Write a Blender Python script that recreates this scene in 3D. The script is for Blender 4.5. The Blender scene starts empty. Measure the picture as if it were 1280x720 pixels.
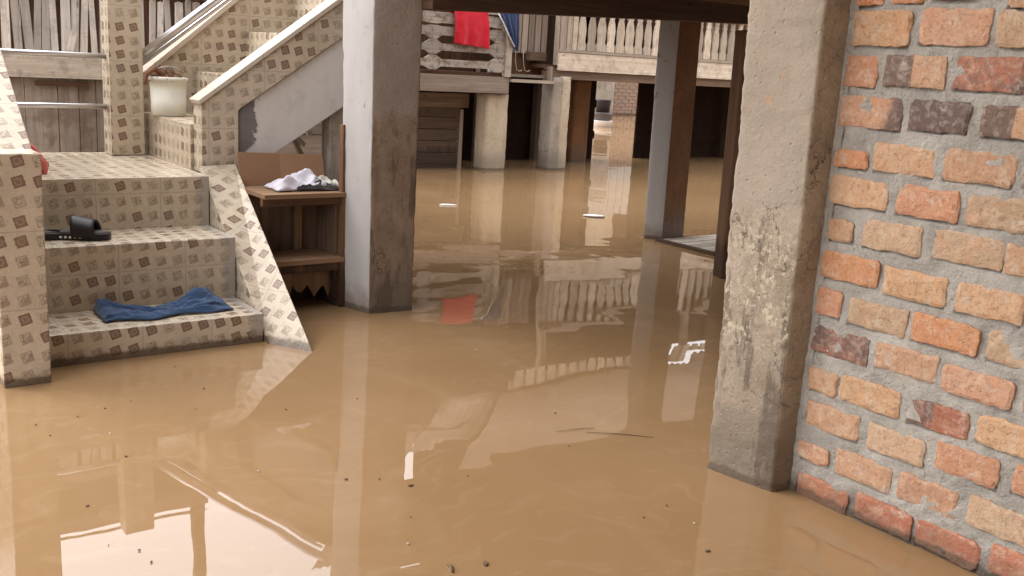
import bpy, bmesh, math, random
from mathutils import Vector, noise, Matrix
rnd = random.Random(7)
R = math.radians
S = bpy.context.scene
COL = S.collection

# ------------------------------------------------------------------ camera
cam_d = bpy.data.cameras.new('camera')
cam = bpy.data.objects.new('camera', cam_d); COL.objects.link(cam)
S.camera = cam
F_PX = 1240.0
cam_d.sensor_fit = 'HORIZONTAL'; cam_d.sensor_width = 36.0
cam_d.lens = 36.0*F_PX/1280.0
cam_d.clip_start = 0.02; cam_d.clip_end = 2000
YAW, PITCH, ROLL = R(37), R(12.8), R(3.4)
f = Vector((math.sin(YAW)*math.cos(PITCH), math.cos(YAW)*math.cos(PITCH), -math.sin(PITCH)))
r0 = Vector((math.cos(YAW), -math.sin(YAW), 0)); u0 = r0.cross(f)
rr = r0*math.cos(ROLL)+u0*math.sin(ROLL); uu = rr.cross(f)
cam.matrix_world = Matrix(((rr.x,uu.x,-f.x,0),(rr.y,uu.y,-f.y,0),(rr.z,uu.z,-f.z,1.1),(0,0,0,1)))

# ------------------------------------------------------------------ sky and sun
SUN_EL, SUN_AZ = R(44), R(-42)        # azimuth measured from +Y towards +X
w = bpy.data.worlds.new('World'); S.world = w; w.use_nodes = True
nt = w.node_tree; nt.nodes.clear()
sky = nt.nodes.new('ShaderNodeTexSky'); sky.sky_type = 'NISHITA'; sky.sun_disc = False
sky.sun_elevation = SUN_EL; sky.sun_rotation = SUN_AZ; sky.dust_density = 5; sky.air_density = 1.3
mixw = nt.nodes.new('ShaderNodeMix'); mixw.data_type = 'RGBA'
mixw.inputs[0].default_value = 0.88
mixw.inputs[7].default_value = (11.2, 10.3, 9.7, 1)      # overcast cloud layer
bg = nt.nodes.new('ShaderNodeBackground'); bg.inputs[1].default_value = 0.15
wo = nt.nodes.new('ShaderNodeOutputWorld')
tc = nt.nodes.new('ShaderNodeTexCoord'); dp = nt.nodes.new('ShaderNodeVectorMath'); dp.operation = 'DOT_PRODUCT'
dp.inputs[1].default_value = (math.sin(SUN_AZ)*math.cos(SUN_EL), math.cos(SUN_AZ)*math.cos(SUN_EL), math.sin(SUN_EL))
mr = nt.nodes.new('ShaderNodeMapRange'); mr.interpolation_type = 'SMOOTHSTEP'
mr.inputs[1].default_value = -.3; mr.inputs[2].default_value = 1.0; mr.inputs[3].default_value = .78; mr.inputs[4].default_value = 2.35   # clouds are brighter round the hidden sun
cl = nt.nodes.new('ShaderNodeVectorMath'); cl.operation = 'SCALE'; cl.inputs[0].default_value = (10.3, 10.2, 10.35)
nt.links.new(tc.outputs['Generated'], dp.inputs[0]); nt.links.new(dp.outputs['Value'], mr.inputs[0]); nt.links.new(mr.outputs[0], cl.inputs['Scale'])
nt.links.new(cl.outputs[0], mixw.inputs[7])
nt.links.new(sky.outputs[0], mixw.inputs[6]); nt.links.new(mixw.outputs[2], bg.inputs[0]); nt.links.new(bg.outputs[0], wo.inputs[0])
sd = bpy.data.lights.new('sun', 'SUN'); sd.energy = 1.0; sd.angle = R(40); sd.color = (1, .96, .91)
so = bpy.data.objects.new('sun', sd); COL.objects.link(so)
sdir = Vector((math.sin(SUN_AZ)*math.cos(SUN_EL), math.cos(SUN_AZ)*math.cos(SUN_EL), math.sin(SUN_EL)))
so.rotation_euler = sdir.to_track_quat('Z', 'Y').to_euler()
so.location = sdir*20
S.view_settings.view_transform = 'Standard'; S.view_settings.look = 'None'
S.view_settings.exposure = 0.54; S.view_settings.gamma = 1
S.render.engine = 'CYCLES'

# ------------------------------------------------------------------ node helpers
class NT:
    def __init__(s, name):
        s.m = bpy.data.materials.new(name); s.m.use_nodes = True
        s.t = s.m.node_tree; s.t.nodes.clear()
        s.out = s.t.nodes.new('ShaderNodeOutputMaterial')
        s.b = s.t.nodes.new('ShaderNodeBsdfPrincipled')
        s.t.links.new(s.b.outputs[0], s.out.inputs[0])
        s.b.inputs['Specular IOR Level'].default_value = .3
    def put(s, sock, v):
        if hasattr(v, 'is_linked') or isinstance(v, bpy.types.NodeSocket): s.t.links.new(v, sock)
        elif isinstance(v, (tuple, list)) and len(v) == 3 and sock.type == 'RGBA': sock.default_value = (*v, 1)
        else: sock.default_value = v
    def math(s, op, a, b=0.0, c=None, clamp=False):
        n = s.t.nodes.new('ShaderNodeMath'); n.operation = op; n.use_clamp = clamp
        s.put(n.inputs[0], a); s.put(n.inputs[1], b)
        if c is not None: s.put(n.inputs[2], c)
        return n.outputs[0]
    def vmath(s, op, a, b=(0,0,0)):
        n = s.t.nodes.new('ShaderNodeVectorMath'); n.operation = op
        s.put(n.inputs[0], a); s.put(n.inputs[1], b); return n.outputs[0]
    def pos(s):
        return s.t.nodes.new('ShaderNodeNewGeometry').outputs['Position']
    def uv(s): return s.t.nodes.new('ShaderNodeTexCoord').outputs['UV']
    def sep(s, v):
        n = s.t.nodes.new('ShaderNodeSeparateXYZ'); s.put(n.inputs[0], v); return n.outputs
    def comb(s, x, y, z=0.0):
        n = s.t.nodes.new('ShaderNodeCombineXYZ'); s.put(n.inputs[0], x); s.put(n.inputs[1], y); s.put(n.inputs[2], z); return n.outputs[0]
    def scale(s, v, k): return s.vmath('MULTIPLY', v, k if isinstance(k, tuple) else (k, k, k))
    def noise(s, v, sc=5, det=4, rough=.6, dist=0):
        n = s.t.nodes.new('ShaderNodeTexNoise'); s.put(n.inputs['Vector'], v)
        n.inputs['Scale'].default_value = sc; n.inputs['Detail'].default_value = det
        n.inputs['Roughness'].default_value = rough; n.inputs['Distortion'].default_value = dist
        return n.outputs['Fac']
    def voro(s, v, sc=5, feat='F1'):
        n = s.t.nodes.new('ShaderNodeTexVoronoi'); s.put(n.inputs['Vector'], v); n.feature = feat
        n.inputs['Scale'].default_value = sc; return n.outputs['Distance']
    def white(s, v):
        n = s.t.nodes.new('ShaderNodeTexWhiteNoise'); s.put(n.inputs[0], v); return n.outputs['Value']
    def step(s, v, a, b):          # smooth 0..1 between a and b
        n = s.t.nodes.new('ShaderNodeMapRange'); n.interpolation_type = 'SMOOTHSTEP'
        s.put(n.inputs[0], v); n.inputs[1].default_value = a; n.inputs[2].default_value = b; return n.outputs[0]
    def mix(s, fac, a, b, mode='MIX'):
        n = s.t.nodes.new('ShaderNodeMix'); n.data_type = 'RGBA'; n.blend_type = mode
        s.put(n.inputs[0], fac); s.put(n.inputs[6], a); s.put(n.inputs[7], b); return n.outputs[2]
    def attr(s, name='tone'):
        n = s.t.nodes.new('ShaderNodeAttribute'); n.attribute_name = name; return n
    def bump(s, h, strength=.4, dist=.01):
        n = s.t.nodes.new('ShaderNodeBump'); n.inputs['Strength'].default_value = strength
        n.inputs['Distance'].default_value = dist; s.put(n.inputs['Height'], h)
        s.t.links.new(n.outputs[0], s.b.inputs['Normal'])
    def done(s, col, rough=.7):
        s.put(s.b.inputs['Base Color'], col); s.put(s.b.inputs['Roughness'], rough); return s.m

def mat_tile(name='patterned_tile', tint=(1,1,1)):
    n = NT(name); uv = n.uv(); s = .0625
    p = n.scale(uv, 1/s); x, y, _ = n.sep(p)
    cx, cy = n.math('FLOOR', x), n.math('FLOOR', y)
    fx = n.math('SUBTRACT', n.math('FRACT', x), .5); fy = n.math('SUBTRACT', n.math('FRACT', y), .5)
    # wobble
    fx = n.math('ADD', fx, n.math('MULTIPLY', n.math('SUBTRACT', n.noise(uv, 120, 1), .5), .10))
    a = R(16); ca, sa = math.cos(a), math.sin(a)
    rx = n.math('ADD', n.math('MULTIPLY', fx, ca), n.math('MULTIPLY', fy, sa))
    ry = n.math('SUBTRACT', n.math('MULTIPLY', fy, ca), n.math('MULTIPLY', fx, sa))
    d = n.math('SUBTRACT', n.math('MAXIMUM', n.math('ABSOLUTE', rx), n.math('ABSOLUTE', ry)), .018)
    ins = n.math('SUBTRACT', 1.0, n.step(d, .245, .285))
    ring = n.math('MULTIPLY', ins, n.step(d, .19, .225))
    rad = n.math('SQRT', n.math('ADD', n.math('MULTIPLY', rx, rx), n.math('MULTIPLY', ry, ry)))
    swirl = n.math('SUBTRACT', 1.0, n.step(n.math('ABSOLUTE', n.math('SUBTRACT', rad, .15)), .015, .045))
    diag = n.math('SUBTRACT', 1.0, n.step(n.math('ABSOLUTE', n.math('ADD', rx, ry)), .02, .06))
    half = n.math('MULTIPLY', ins, n.step(n.math('SUBTRACT', rx, ry), -.02, .04))
    # motif kinds follow one printed tile, four motifs by four
    tcell = n.comb(n.math('ADD', cx, 0.5), n.math('ADD', cy, .5), 3.0)
    k = n.white(tcell); k2 = n.white(n.vmath('ADD', tcell, (17, 5, 3)))
    filled = n.math('LESS_THAN', k, .30)
    lines = n.math('MULTIPLY', ins, n.math('MAXIMUM', n.math('MULTIPLY', swirl, .7), n.step(n.noise(n.vmath('ADD', uv, n.comb(k, k2, 0.0)) if False else uv, 95, 3, .7), .50, .62)))
    tri = n.math('MULTIPLY', half, n.math('MULTIPLY', n.math('GREATER_THAN', k2, .35), .5))
    light = n.math('MAXIMUM', n.math('MULTIPLY', lines, .70), n.math('MAXIMUM', tri, n.math('MAXIMUM', n.math('MULTIPLY', ins, .12), n.math('MULTIPLY', ring, .42))))
    dark = n.math('MAXIMUM', n.math('MULTIPLY', ins, .74), n.math('MULTIPLY', ring, .9))
    dark = n.math('SUBTRACT', dark, n.math('MULTIPLY', swirl, .18))
    amt = n.math('ADD', n.math('MULTIPLY', filled, dark), n.math('MULTIPLY', n.math('SUBTRACT', 1.0, filled), light))
    speck = n.noise(uv, 260, 2)
    amt = n.math('MULTIPLY', amt, n.step(speck, .22, .42))
    brown = n.mix(k2, (.105, .032, .018), (.13, .055, .03)); green = n.mix(k2, (.09, .085, .055), (.13, .065, .04))
    motif = n.mix(filled, green, brown)
    base = n.mix(n.noise(uv, 14, 3), (.52, .435, .325), (.60, .52, .41))
    vein = n.math('SUBTRACT', 1.0, n.step(n.voro(n.vmath('ADD', uv, n.scale(n.comb(n.noise(uv, 30, 2), n.noise(n.vmath('ADD', uv, (3,3,3)), 30, 2), 0.0), .03)), 34, 'DISTANCE_TO_EDGE'), .0, .06))
    base = n.mix(n.math('MULTIPLY', vein, .22), base, (.33, .26, .18))
    col = n.mix(amt, base, motif)
    # grout every 25 cm
    gx = n.math('ABSOLUTE', n.math('SUBTRACT', n.math('FRACT', n.math('MULTIPLY', x, .25)), .5))
    gy = n.math('ABSOLUTE', n.math('SUBTRACT', n.math('FRACT', n.math('MULTIPLY', y, .25)), .5))
    g = n.step(n.math('MAXIMUM', gx, gy), .489, .496)
    col = n.mix(n.math('MULTIPLY', g, .55), col, (.30, .28, .25))
    P = n.pos(); dirt = n.step(n.noise(P, 7, 8, .72), .46, .68)
    col = n.mix(n.math('MULTIPLY', dirt, .34), col, (.30, .245, .175))
    sx_ = n.sep(P)
    smear = n.math('MULTIPLY', n.math('MULTIPLY', n.step(n.math('ADD', sx_[0], n.math('MULTIPLY', n.noise(P, 25, 4), .06)), 1.425, 1.45), n.step(sx_[0], 1.456, 1.452)), n.step(sx_[1], 4.12, 4.10))
    col = n.mix(n.math('MULTIPLY', smear, .65), col, (.30, .285, .27))
    z = n.sep(P)[2]; mud = n.step(n.math('ADD', z, n.math('MULTIPLY', n.noise(P, 12, 6), .09)), .095, .035)
    col = n.mix(n.math('MULTIPLY', mud, .72), col, (.21, .14, .085))
    wb = n.step(n.math('ADD', n.sep(P)[2], n.math('MULTIPLY', n.noise(P, 30, 5), -.035)), .014, .002)
    col = n.mix(n.math('MULTIPLY', wb, .72), col, (.075, .05, .032))
    n.bump(n.math('ADD', n.math('MULTIPLY', g, -.6), n.math('MULTIPLY', n.noise(uv, 30, 3), .15)), .3, .002)
    return n.done(col, n.math('ADD', .16, n.math('MULTIPLY', n.noise(P, 20, 3), .22)))

def mat_concrete(name, a, b, flood=None, grain=1.0, above=None, specks=False):
    n = NT(name); P = n.pos()
    big = n.noise(P, 3.5, 6, .65); fine = n.noise(P, 70, 5, .7)
    col = n.mix(n.step(big, .3, .7), a, b)
    col = n.mix(n.math('MULTIPLY', n.step(fine, .5, .78), .45*grain), col, tuple(c*.45 for c in a))
    col = n.mix(n.math('MULTIPLY', n.step(n.noise(P, 160, 2), .6, .75), .4*grain), col, tuple(min(1, c*1.55) for c in b))
    st = n.noise(n.scale(P, (7, 7, 1.1)), 1.6, 5, .7)
    col = n.mix(n.math('MULTIPLY', n.step(st, .52, .72), .5), col, tuple(c*.42 for c in a))
    col = n.mix(n.math('MULTIPLY', n.step(n.noise(P, 26, 6, .75), .50, .64), .35), col, tuple(c*.55 for c in a))
    crk = n.voro(n.vmath('ADD', P, n.scale(n.comb(n.noise(P, 12, 4), n.noise(n.vmath('ADD', P, (4, 4, 4)), 12, 4), n.noise(n.vmath('ADD', P, (8, 8, 8)), 12, 4)), .12)), 4.5, 'DISTANCE_TO_EDGE')
    crk = n.math('MULTIPLY', n.step(crk, .012, .0), n.step(n.noise(P, 3, 2), .48, .6))
    col = n.mix(n.math('MULTIPLY', crk, .8), col, (.05, .035, .025))
    z = n.sep(P)[2]
    wl = n.step(n.math('ADD', z, n.math('MULTIPLY', n.noise(P, 7, 4), -.22)), .16, -.04)
    col = n.mix(n.math('MULTIPLY', wl, .6), col, tuple(c*.42 for c in a))
    if flood:      # older high-water mark: cleaner, greyer cement above it, a damp streak below
        zf_ = n.math('ADD', z, n.math('MULTIPLY', n.noise(P, 6, 4), -.12))
        col = n.mix(n.math('MULTIPLY', n.step(zf_, flood-.10, flood-.05), .75), col, n.mix(big, *(above or ((.25, .20, .17), (.36, .31, .275)))))
        dmp = n.math('MULTIPLY', n.step(n.noise(n.scale(P, (9, 9, 2.2)), 1.3, 5, .7), .52, .60), n.step(z, flood, flood-.1))
        col = n.mix(n.math('MULTIPLY', dmp, .6), col, (.07, .05, .035))
    if specks:
        zz_ = n.math('ADD', z, n.math('MULTIPLY', n.noise(P, 8, 3), .15))
        band = n.math('MULTIPLY', n.step(zz_, .44, .52), n.step(zz_, .82, .74))
        sp = n.math('MULTIPLY', n.step(n.noise(n.scale(P, (1, 1, .7)), 75, 3, .6), .53, .60), n.step(n.noise(P, 10, 3), .42, .55))
        col = n.mix(n.math('MULTIPLY', n.math('MULTIPLY', sp, band), .75), col, (.47, .40, .30))
        col = n.mix(n.math('MULTIPLY', n.step(n.noise(P, 22, 3, .6), .68, .72), .6), col, (.45, .24, .13))
    wb = n.step(n.math('ADD', n.sep(P)[2], n.math('MULTIPLY', n.noise(P, 30, 5), -.035)), .014, .002)
    col = n.mix(n.math('MULTIPLY', wb, .72), col, (.075, .05, .032))
    pit = n.voro(P, 42)
    h = n.math('ADD', n.math('MULTIPLY', fine, .5), n.math('ADD', n.math('MULTIPLY', n.step(pit, .0, .22), .35), n.math('MULTIPLY', n.noise(P, 18, 4), .6)))
    n.bump(h, .75, .009)
    return n.done(col, n.math('SUBTRACT', .9, n.math('MULTIPLY', wl, .45)))

def mat_paint(name, white, under, lo=.56, hi=.6, zfade=None):
    """old white paint flaking off grey cement"""
    n = NT(name); P = n.pos(); z = n.sep(P)[2]
    m = n.noise(P, 5, 7, .68)
    if zfade: m = n.math('ADD', m, n.math('MULTIPLY', n.step(z, zfade[0], zfade[1]), .22))
    peel = n.step(m, lo, hi)
    wc = n.mix(n.noise(n.scale(P, (6, 6, 1)), 2.5, 4), tuple(c*.8 for c in white), white)
    wc = n.mix(n.math('MULTIPLY', n.step(n.noise(P, 24, 4), .55, .75), .3), wc, tuple(c*.6 for c in white))
    col = n.mix(peel, wc, n.mix(n.noise(P, 30, 3), under, tuple(c*.6 for c in under)))
    wz = n.step(n.math('ADD', z, n.math('MULTIPLY', n.noise(P, 10, 5), -.16)), .06, -.05)
    col = n.mix(n.math('MULTIPLY', wz, .6), col, (.17, .115, .07))
    wb = n.step(n.math('ADD', n.sep(P)[2], n.math('MULTIPLY', n.noise(P, 30, 5), -.035)), .014, .002)
    col = n.mix(n.math('MULTIPLY', wb, .72), col, (.075, .05, .032))
    n.bump(n.math('ADD', n.math('MULTIPLY', peel, -.6), n.math('MULTIPLY', n.noise(P, 60, 4), .3)), .5, .004)
    return n.done(col, .8)

def mat_wood(name, a, b, grain=1.0, rough=.8, wetz=None, patch=None):
    n = NT(name); uv = n.uv(); P = n.pos()
    x, y, _ = n.sep(uv)
    g = n.noise(n.comb(n.math('MULTIPLY', x, 1.6), n.math('MULTIPLY', y, 34.)), 1.0, 6, .62, .35)
    g2 = n.noise(n.comb(n.math('MULTIPLY', x, 6.), n.math('MULTIPLY', y, 150.)), 1.0, 3, .6)
    t = n.attr('tone').outputs['Fac']
    col = n.mix(n.step(g, .3, .72), a, b)
    col = n.mix(n.math('MULTIPLY', n.step(g2, .5, .8), .5*grain), col, tuple(c*.4 for c in a))
    col = n.mix(1.0, col, n.mix(t, (.62, .60, .58), (1.22, 1.2, 1.17)), 'MULTIPLY')
    kn = n.voro(n.comb(n.math('MULTIPLY', x, 3.), n.math('MULTIPLY', y, 9.)), 1.0)
    col = n.mix(n.math('MULTIPLY', n.step(kn, .09, .03), .7), col, tuple(c*.25 for c in a))
    if patch:
        pt = n.step(n.noise(P, patch[1], 5, .7), .48, .62)
        col = n.mix(n.math('MULTIPLY', pt, patch[2]), col, patch[0])
    if wetz is not None:
        z = n.sep(P)[2]
        wv = n.step(n.math('ADD', z, n.math('MULTIPLY', n.noise(n.scale(P, (14, 14, 2)), 1.5, 4), -.3)), wetz, wetz-.12)
        col = n.mix(n.math('MULTIPLY', wv, .75), col, tuple(c*.3 for c in a))
    n.bump(n.math('ADD', g, n.math('MULTIPLY', g2, .4)), .5, .004)
    return n.done(col, rough)

def mat_plain(name, c, rough=.6, metal=0, var=.25, sc=20, bump=.2):
    n = NT(name); P = n.pos()
    col = n.mix(n.noise(P, sc, 4), tuple(v*(1-var) for v in c), tuple(min(1, v*(1+var)) for v in c))
    n.b.inputs['Metallic'].default_value = metal
    if bump: n.bump(n.noise(P, sc*3, 4), bump, .003)
    return n.done(col, rough)

def mat_cloth(name, c, dark=.6):
    n = NT(name); P = n.pos()
    col = n.mix(n.noise(P, 30, 3), tuple(v*dark for v in c), c)
    n.bump(n.math('ADD', n.noise(P, 35, 4), n.math('MULTIPLY', n.noise(P, 400, 1), .3)), .5, .006)
    n.b.inputs['Sheen Weight'].default_value = .2
    return n.done(col, .9)

M = {}
M['tile'] = mat_tile()
def mat_cap():
    n = NT('cream_tile_trim'); P = n.pos()
    c = n.mix(n.noise(P, 8, 4), (.50, .435, .35), (.58, .51, .425))
    g = n.math('ABSOLUTE', n.math('SUBTRACT', n.math('FRACT', n.math('MULTIPLY', n.sep(P)[0], 4.6)), .5))
    c = n.mix(n.math('MULTIPLY', n.step(g, .485, .495), .5), c, (.3, .26, .22))
    return n.done(c, .25)
M['cap'] = mat_cap()
M['conc'] = mat_concrete('grey_concrete', (.20, .138, .095), (.29, .215, .155), flood=.86)
M['conc_shade'] = mat_concrete('shade_brown_concrete', (.155, .068, .026), (.21, .10, .045))  # darker brown stands in for the shade under the houses
M['conc_tan'] = mat_concrete('tan_concrete', (.235, .185, .135), (.34, .28, .215), grain=1.4, flood=.78, above=((.255, .213, .168), (.36, .305, .245)), specks=True)
M['conc_side'] = mat_concrete('side_face_concrete', (.22, .155, .10), (.36, .28, .195), grain=1.2)  # browner concrete for the tan pillar's narrow side
M['white'] = mat_paint('flaking_white_paint_and_lit_face', (.45, .425, .41), (.26, .24, .23), .64, .67)  # real flaking paint, also the painted-in lit face of the slim pillar
def mat_skirt():
    n = NT('white_plaster'); P = n.pos(); x, y, z = n.sep(P)
    d = n.math('ADD', n.math('MULTIPLY', n.math('SUBTRACT', x, 1.63), 4.2), n.math('MULTIPLY', n.math('SUBTRACT', n.noise(P, 13, 6, .7), .5), 1.3))
    peel = n.step(d, .42, .36)
    band = n.step(n.math('ADD', z, n.math('MULTIPLY', x, -.9)), -.865, -.84)
    peel = n.math('MULTIPLY', peel, band)
    wc = n.mix(n.noise(n.scale(P, (6, 6, 1.5)), 2.5, 5), (.58, .55, .52), (.74, .71, .675))
    wc = n.mix(n.math('MULTIPLY', n.step(n.noise(P, 11, 5, .7), .5, .75), .4), wc, (.40, .38, .37))
    n.bump(n.math('ADD', n.math('MULTIPLY', peel, -.6), n.math('MULTIPLY', n.noise(P, 50, 4), .3)), .5, .004)
    return n.done(n.mix(peel, wc, n.mix(n.noise(P, 30, 3), (.22, .20, .20), (.15, .14, .14))), .8)
M['skirt'] = mat_skirt()
M['wood_grey'] = mat_wood('weathered_grey_wood', (.25, .195, .16), (.38, .315, .265))
M['wood_pale'] = mat_wood('pale_weathered_wood', (.40, .34, .28), (.56, .50, .43), patch=((.20, .16, .13), 14, .45))
M['wood_slat'] = mat_wood('whitewashed_wood', (.54, .50, .465), (.68, .645, .61), patch=((.24, .2, .17), 9, .35))
M['wood_worn'] = mat_wood('worn_grey_white_wood', (.36, .315, .275), (.52, .475, .43), patch=((.15, .11, .08), 16, .75))
M['wood_cream'] = mat_wood('cream_painted_wood', (.47, .39, .305), (.62, .54, .45), grain=.5, patch=((.25, .19, .15), 13, .4))
M['wood_gate'] = mat_wood('stained_grey_wood', (.27, .22, .18), (.38, .325, .28), patch=((.15, .10, .065), 5, .6))
M['wood_brown'] = mat_wood('brown_wood', (.10, .05, .026), (.17, .092, .05), wetz=.12)
M['wood_shelf'] = mat_wood('shelf_board_wood', (.17, .10, .058), (.27, .17, .10))
M['wood_beam'] = mat_wood('dark_beam_wood', (.06, .030, .018), (.11, .06, .036))
M['wood_dark'] = mat_wood('dark_wood', (.065, .030, .016), (.115, .058, .032))
M['wood_wall'] = mat_wood('brown_plank_wood', (.11, .072, .05), (.19, .125, .085), wetz=.1)
M['card'] = mat_plain('cardboard', (.30, .175, .10), .85, var=.12, sc=8)
M['steel'] = mat_plain('brushed_steel', (.62, .61, .63), .32, 1, .05, 30, .05)
M['bucket'] = mat_plain('dirty_white_plastic', (.62, .60, .52), .45, 0, .1, 14, .1)
M['coir'] = mat_plain('dry_brown_husk', (.20, .095, .055), .95, 0, .4, 60, .8)
M['rubber'] = mat_plain('black_rubber', (.022, .018, .02), .42, 0, .3, 40, .1)
M['rubber_grey'] = mat_plain('grey_rubber', (.10, .085, .08), .5, 0, .2, 40, .1)
M['blue'] = mat_cloth('blue_cotton', (.035, .075, .165))
M['navy'] = mat_cloth('navy_cotton', (.03, .05, .13))
M['red'] = mat_cloth('red_cotton', (.62, .015, .035), .75)
M['whitecloth'] = mat_cloth('white_cotton', (.62, .60, .66), .85)
M['blackcloth'] = mat_cloth('black_cotton', (.03, .022, .022))
M['pink'] = mat_plain('pink_red_plastic', (.55, .13, .11), .4, 0, .3, 30, .1)
M['foam'] = mat_plain('white_foam', (.75, .73, .70), .6, 0, .08, 30)
M['leaf'] = mat_plain('dead_leaf', (.11, .065, .04), .7, 0, .5, 40)
M['mortar'] = None
M['tin'] = mat_plain('rusty_tin', (.22, .165, .13), .6, 0, .45, 6, .2)
M['dark'] = mat_plain('shade_black_board', (.022, .012, .008), 1, 0, .3, 10); M['dark'].node_tree.nodes['Principled BSDF'].inputs['Specular IOR Level'].default_value = 0.03  # near-black colour stands in for the deep shade under the veranda
M['ply'] = mat_plain('dark_plywood', (.075, .045, .03), .85, 0, .25, 5)

def mat_water():
    n = NT('muddy_water'); P = n.pos()
    c = n.mix(n.step(n.noise(P, .9, 3), .3, .7), (.258, .156, .076), (.288, .178, .090))
    Q0 = n.vmath('ADD', P, n.scale(n.comb(n.noise(P, 1.3, 3), n.noise(n.vmath('ADD', P, (9, 2, 0)), 1.3, 3), 0.0), .8))
    streak = n.noise(n.scale(P, (1.0, .35, 1)), 2.2, 4, .55, 1.2)
    c = n.mix(n.math('MULTIPLY', n.step(streak, .5, .75), .45), c, (.335, .222, .128))
    silt = n.noise(n.scale(Q0, (1, 2.4, 1)), 3.2, 6, .62, 2.2)
    c = n.mix(n.math('MULTIPLY', n.step(silt, .50, .68), .16), c, (.40, .285, .18))
    scum = n.math('MULTIPLY', n.step(n.noise(P, 85, 3, .6), .70, .74), n.step(n.noise(P, 1.1, 3), .52, .66))
    c = n.mix(n.math('MULTIPLY', scum, .35), c, (.46, .36, .26))
    n.b.inputs['IOR'].default_value = 1.333; n.b.inputs['Specular IOR Level'].default_value = 1.0
    Q = n.vmath('ADD', P, n.scale(n.comb(n.noise(P, .8, 2), n.noise(n.vmath('ADD', P, (5, 5, 0)), .8, 2), 0.0), .6))
    h = n.math('ADD', n.noise(n.scale(Q, (1, .8, 1)), 1.3, 2, .4), n.math('MULTIPLY', n.noise(Q, 6.5, 2, .4), .022))
    n.bump(h, 1.0, .0085)
    return n.done(c, .006)
M['water'] = mat_water()

def mat_brick():
    n = NT('fired_clay_brick'); P = n.pos(); a = n.attr('tint').outputs['Color']
    s = n.attr('tone').outputs['Fac']
    col = n.mix(n.math('MULTIPLY', n.step(n.noise(P, 16, 5, .65), .42, .70), .38), a, n.mix(.5, a, (.50, .20, .085)))
    col = n.mix(n.math('MULTIPLY', n.step(n.noise(P, 30, 7, .75), .46, .66), .55), col, (.47, .35, .24))
    col = n.mix(n.math('MULTIPLY', n.step(n.noise(P, 90, 4, .7), .50, .66), .5), col, (.20, .095, .05))
    col = n.mix(n.math('MULTIPLY', n.step(n.voro(P, 75), .16, .04), .7), col, (.09, .045, .03))
    # soot burnt into some bricks
    burnt = n.math('MULTIPLY', n.step(n.math('ADD', s, n.math('MULTIPLY', n.math('SUBTRACT', n.noise(P, 20, 4, .7), .5), .9)), .42, .7), .9)
    col = n.mix(burnt, col, n.mix(n.step(n.noise(P, 60, 3), .45, .7), (.105, .07, .06), (.20, .165, .145)))
    dust = n.step(n.noise(n.vmath('ADD', P, (7, 1, 2)), 24, 6, .75), .54, .66)
    col = n.mix(n.math('MULTIPLY', dust, .55), col, (.40, .35, .29))
    wz = n.step(n.math('ADD', n.sep(P)[2], n.math('MULTIPLY', n.noise(P, 12, 4), -.10)), .03, -.03)
    col = n.mix(n.math('MULTIPLY', wz, .5), col, (.14, .07, .045))
    wb = n.step(n.math('ADD', n.sep(P)[2], n.math('MULTIPLY', n.noise(P, 30, 5), -.035)), .014, .002)
    col = n.mix(n.math('MULTIPLY', wb, .72), col, (.075, .05, .032))
    n.bump(n.math('ADD', n.noise(P, 40, 5, .7), n.math('MULTIPLY', n.step(n.voro(P, 60), .0, .15), .4)), .9, .008)
    return n.done(col, .88)
M['brick'] = mat_brick()
def mat_mortar():
    n = NT('grey_mortar'); P = n.pos()
    col = n.mix(n.step(n.noise(P, 9, 6, .7), .35, .65), (.36, .33, .29), (.50, .46, .405))
    col = n.mix(n.math('MULTIPLY', n.step(n.noise(P, 130, 3), .55, .75), .35), col, (.2, .18, .16))
    col = n.mix(n.math('MULTIPLY', n.step(n.noise(P, 38, 5, .75), .60, .70), .6), col, (.13, .11, .095))
    wz = n.step(n.math('ADD', n.sep(P)[2], n.math('MULTIPLY', n.noise(P, 12, 4), -.10)), .03, -.03)
    col = n.mix(n.math('MULTIPLY', wz, .65), col, (.13, .10, .075))
    wb = n.step(n.math('ADD', n.sep(P)[2], n.math('MULTIPLY', n.noise(P, 30, 5), -.035)), .014, .002)
    col = n.mix(n.math('MULTIPLY', wb, .72), col, (.075, .05, .032))
    n.bump(n.math('ADD', n.noise(P, 34, 7, .8), n.math('MULTIPLY', n.noise(P, 140, 3), .4)), 1.0, .018)
    return n.done(col, .92)
M['mortar'] = mat_mortar()

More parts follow.
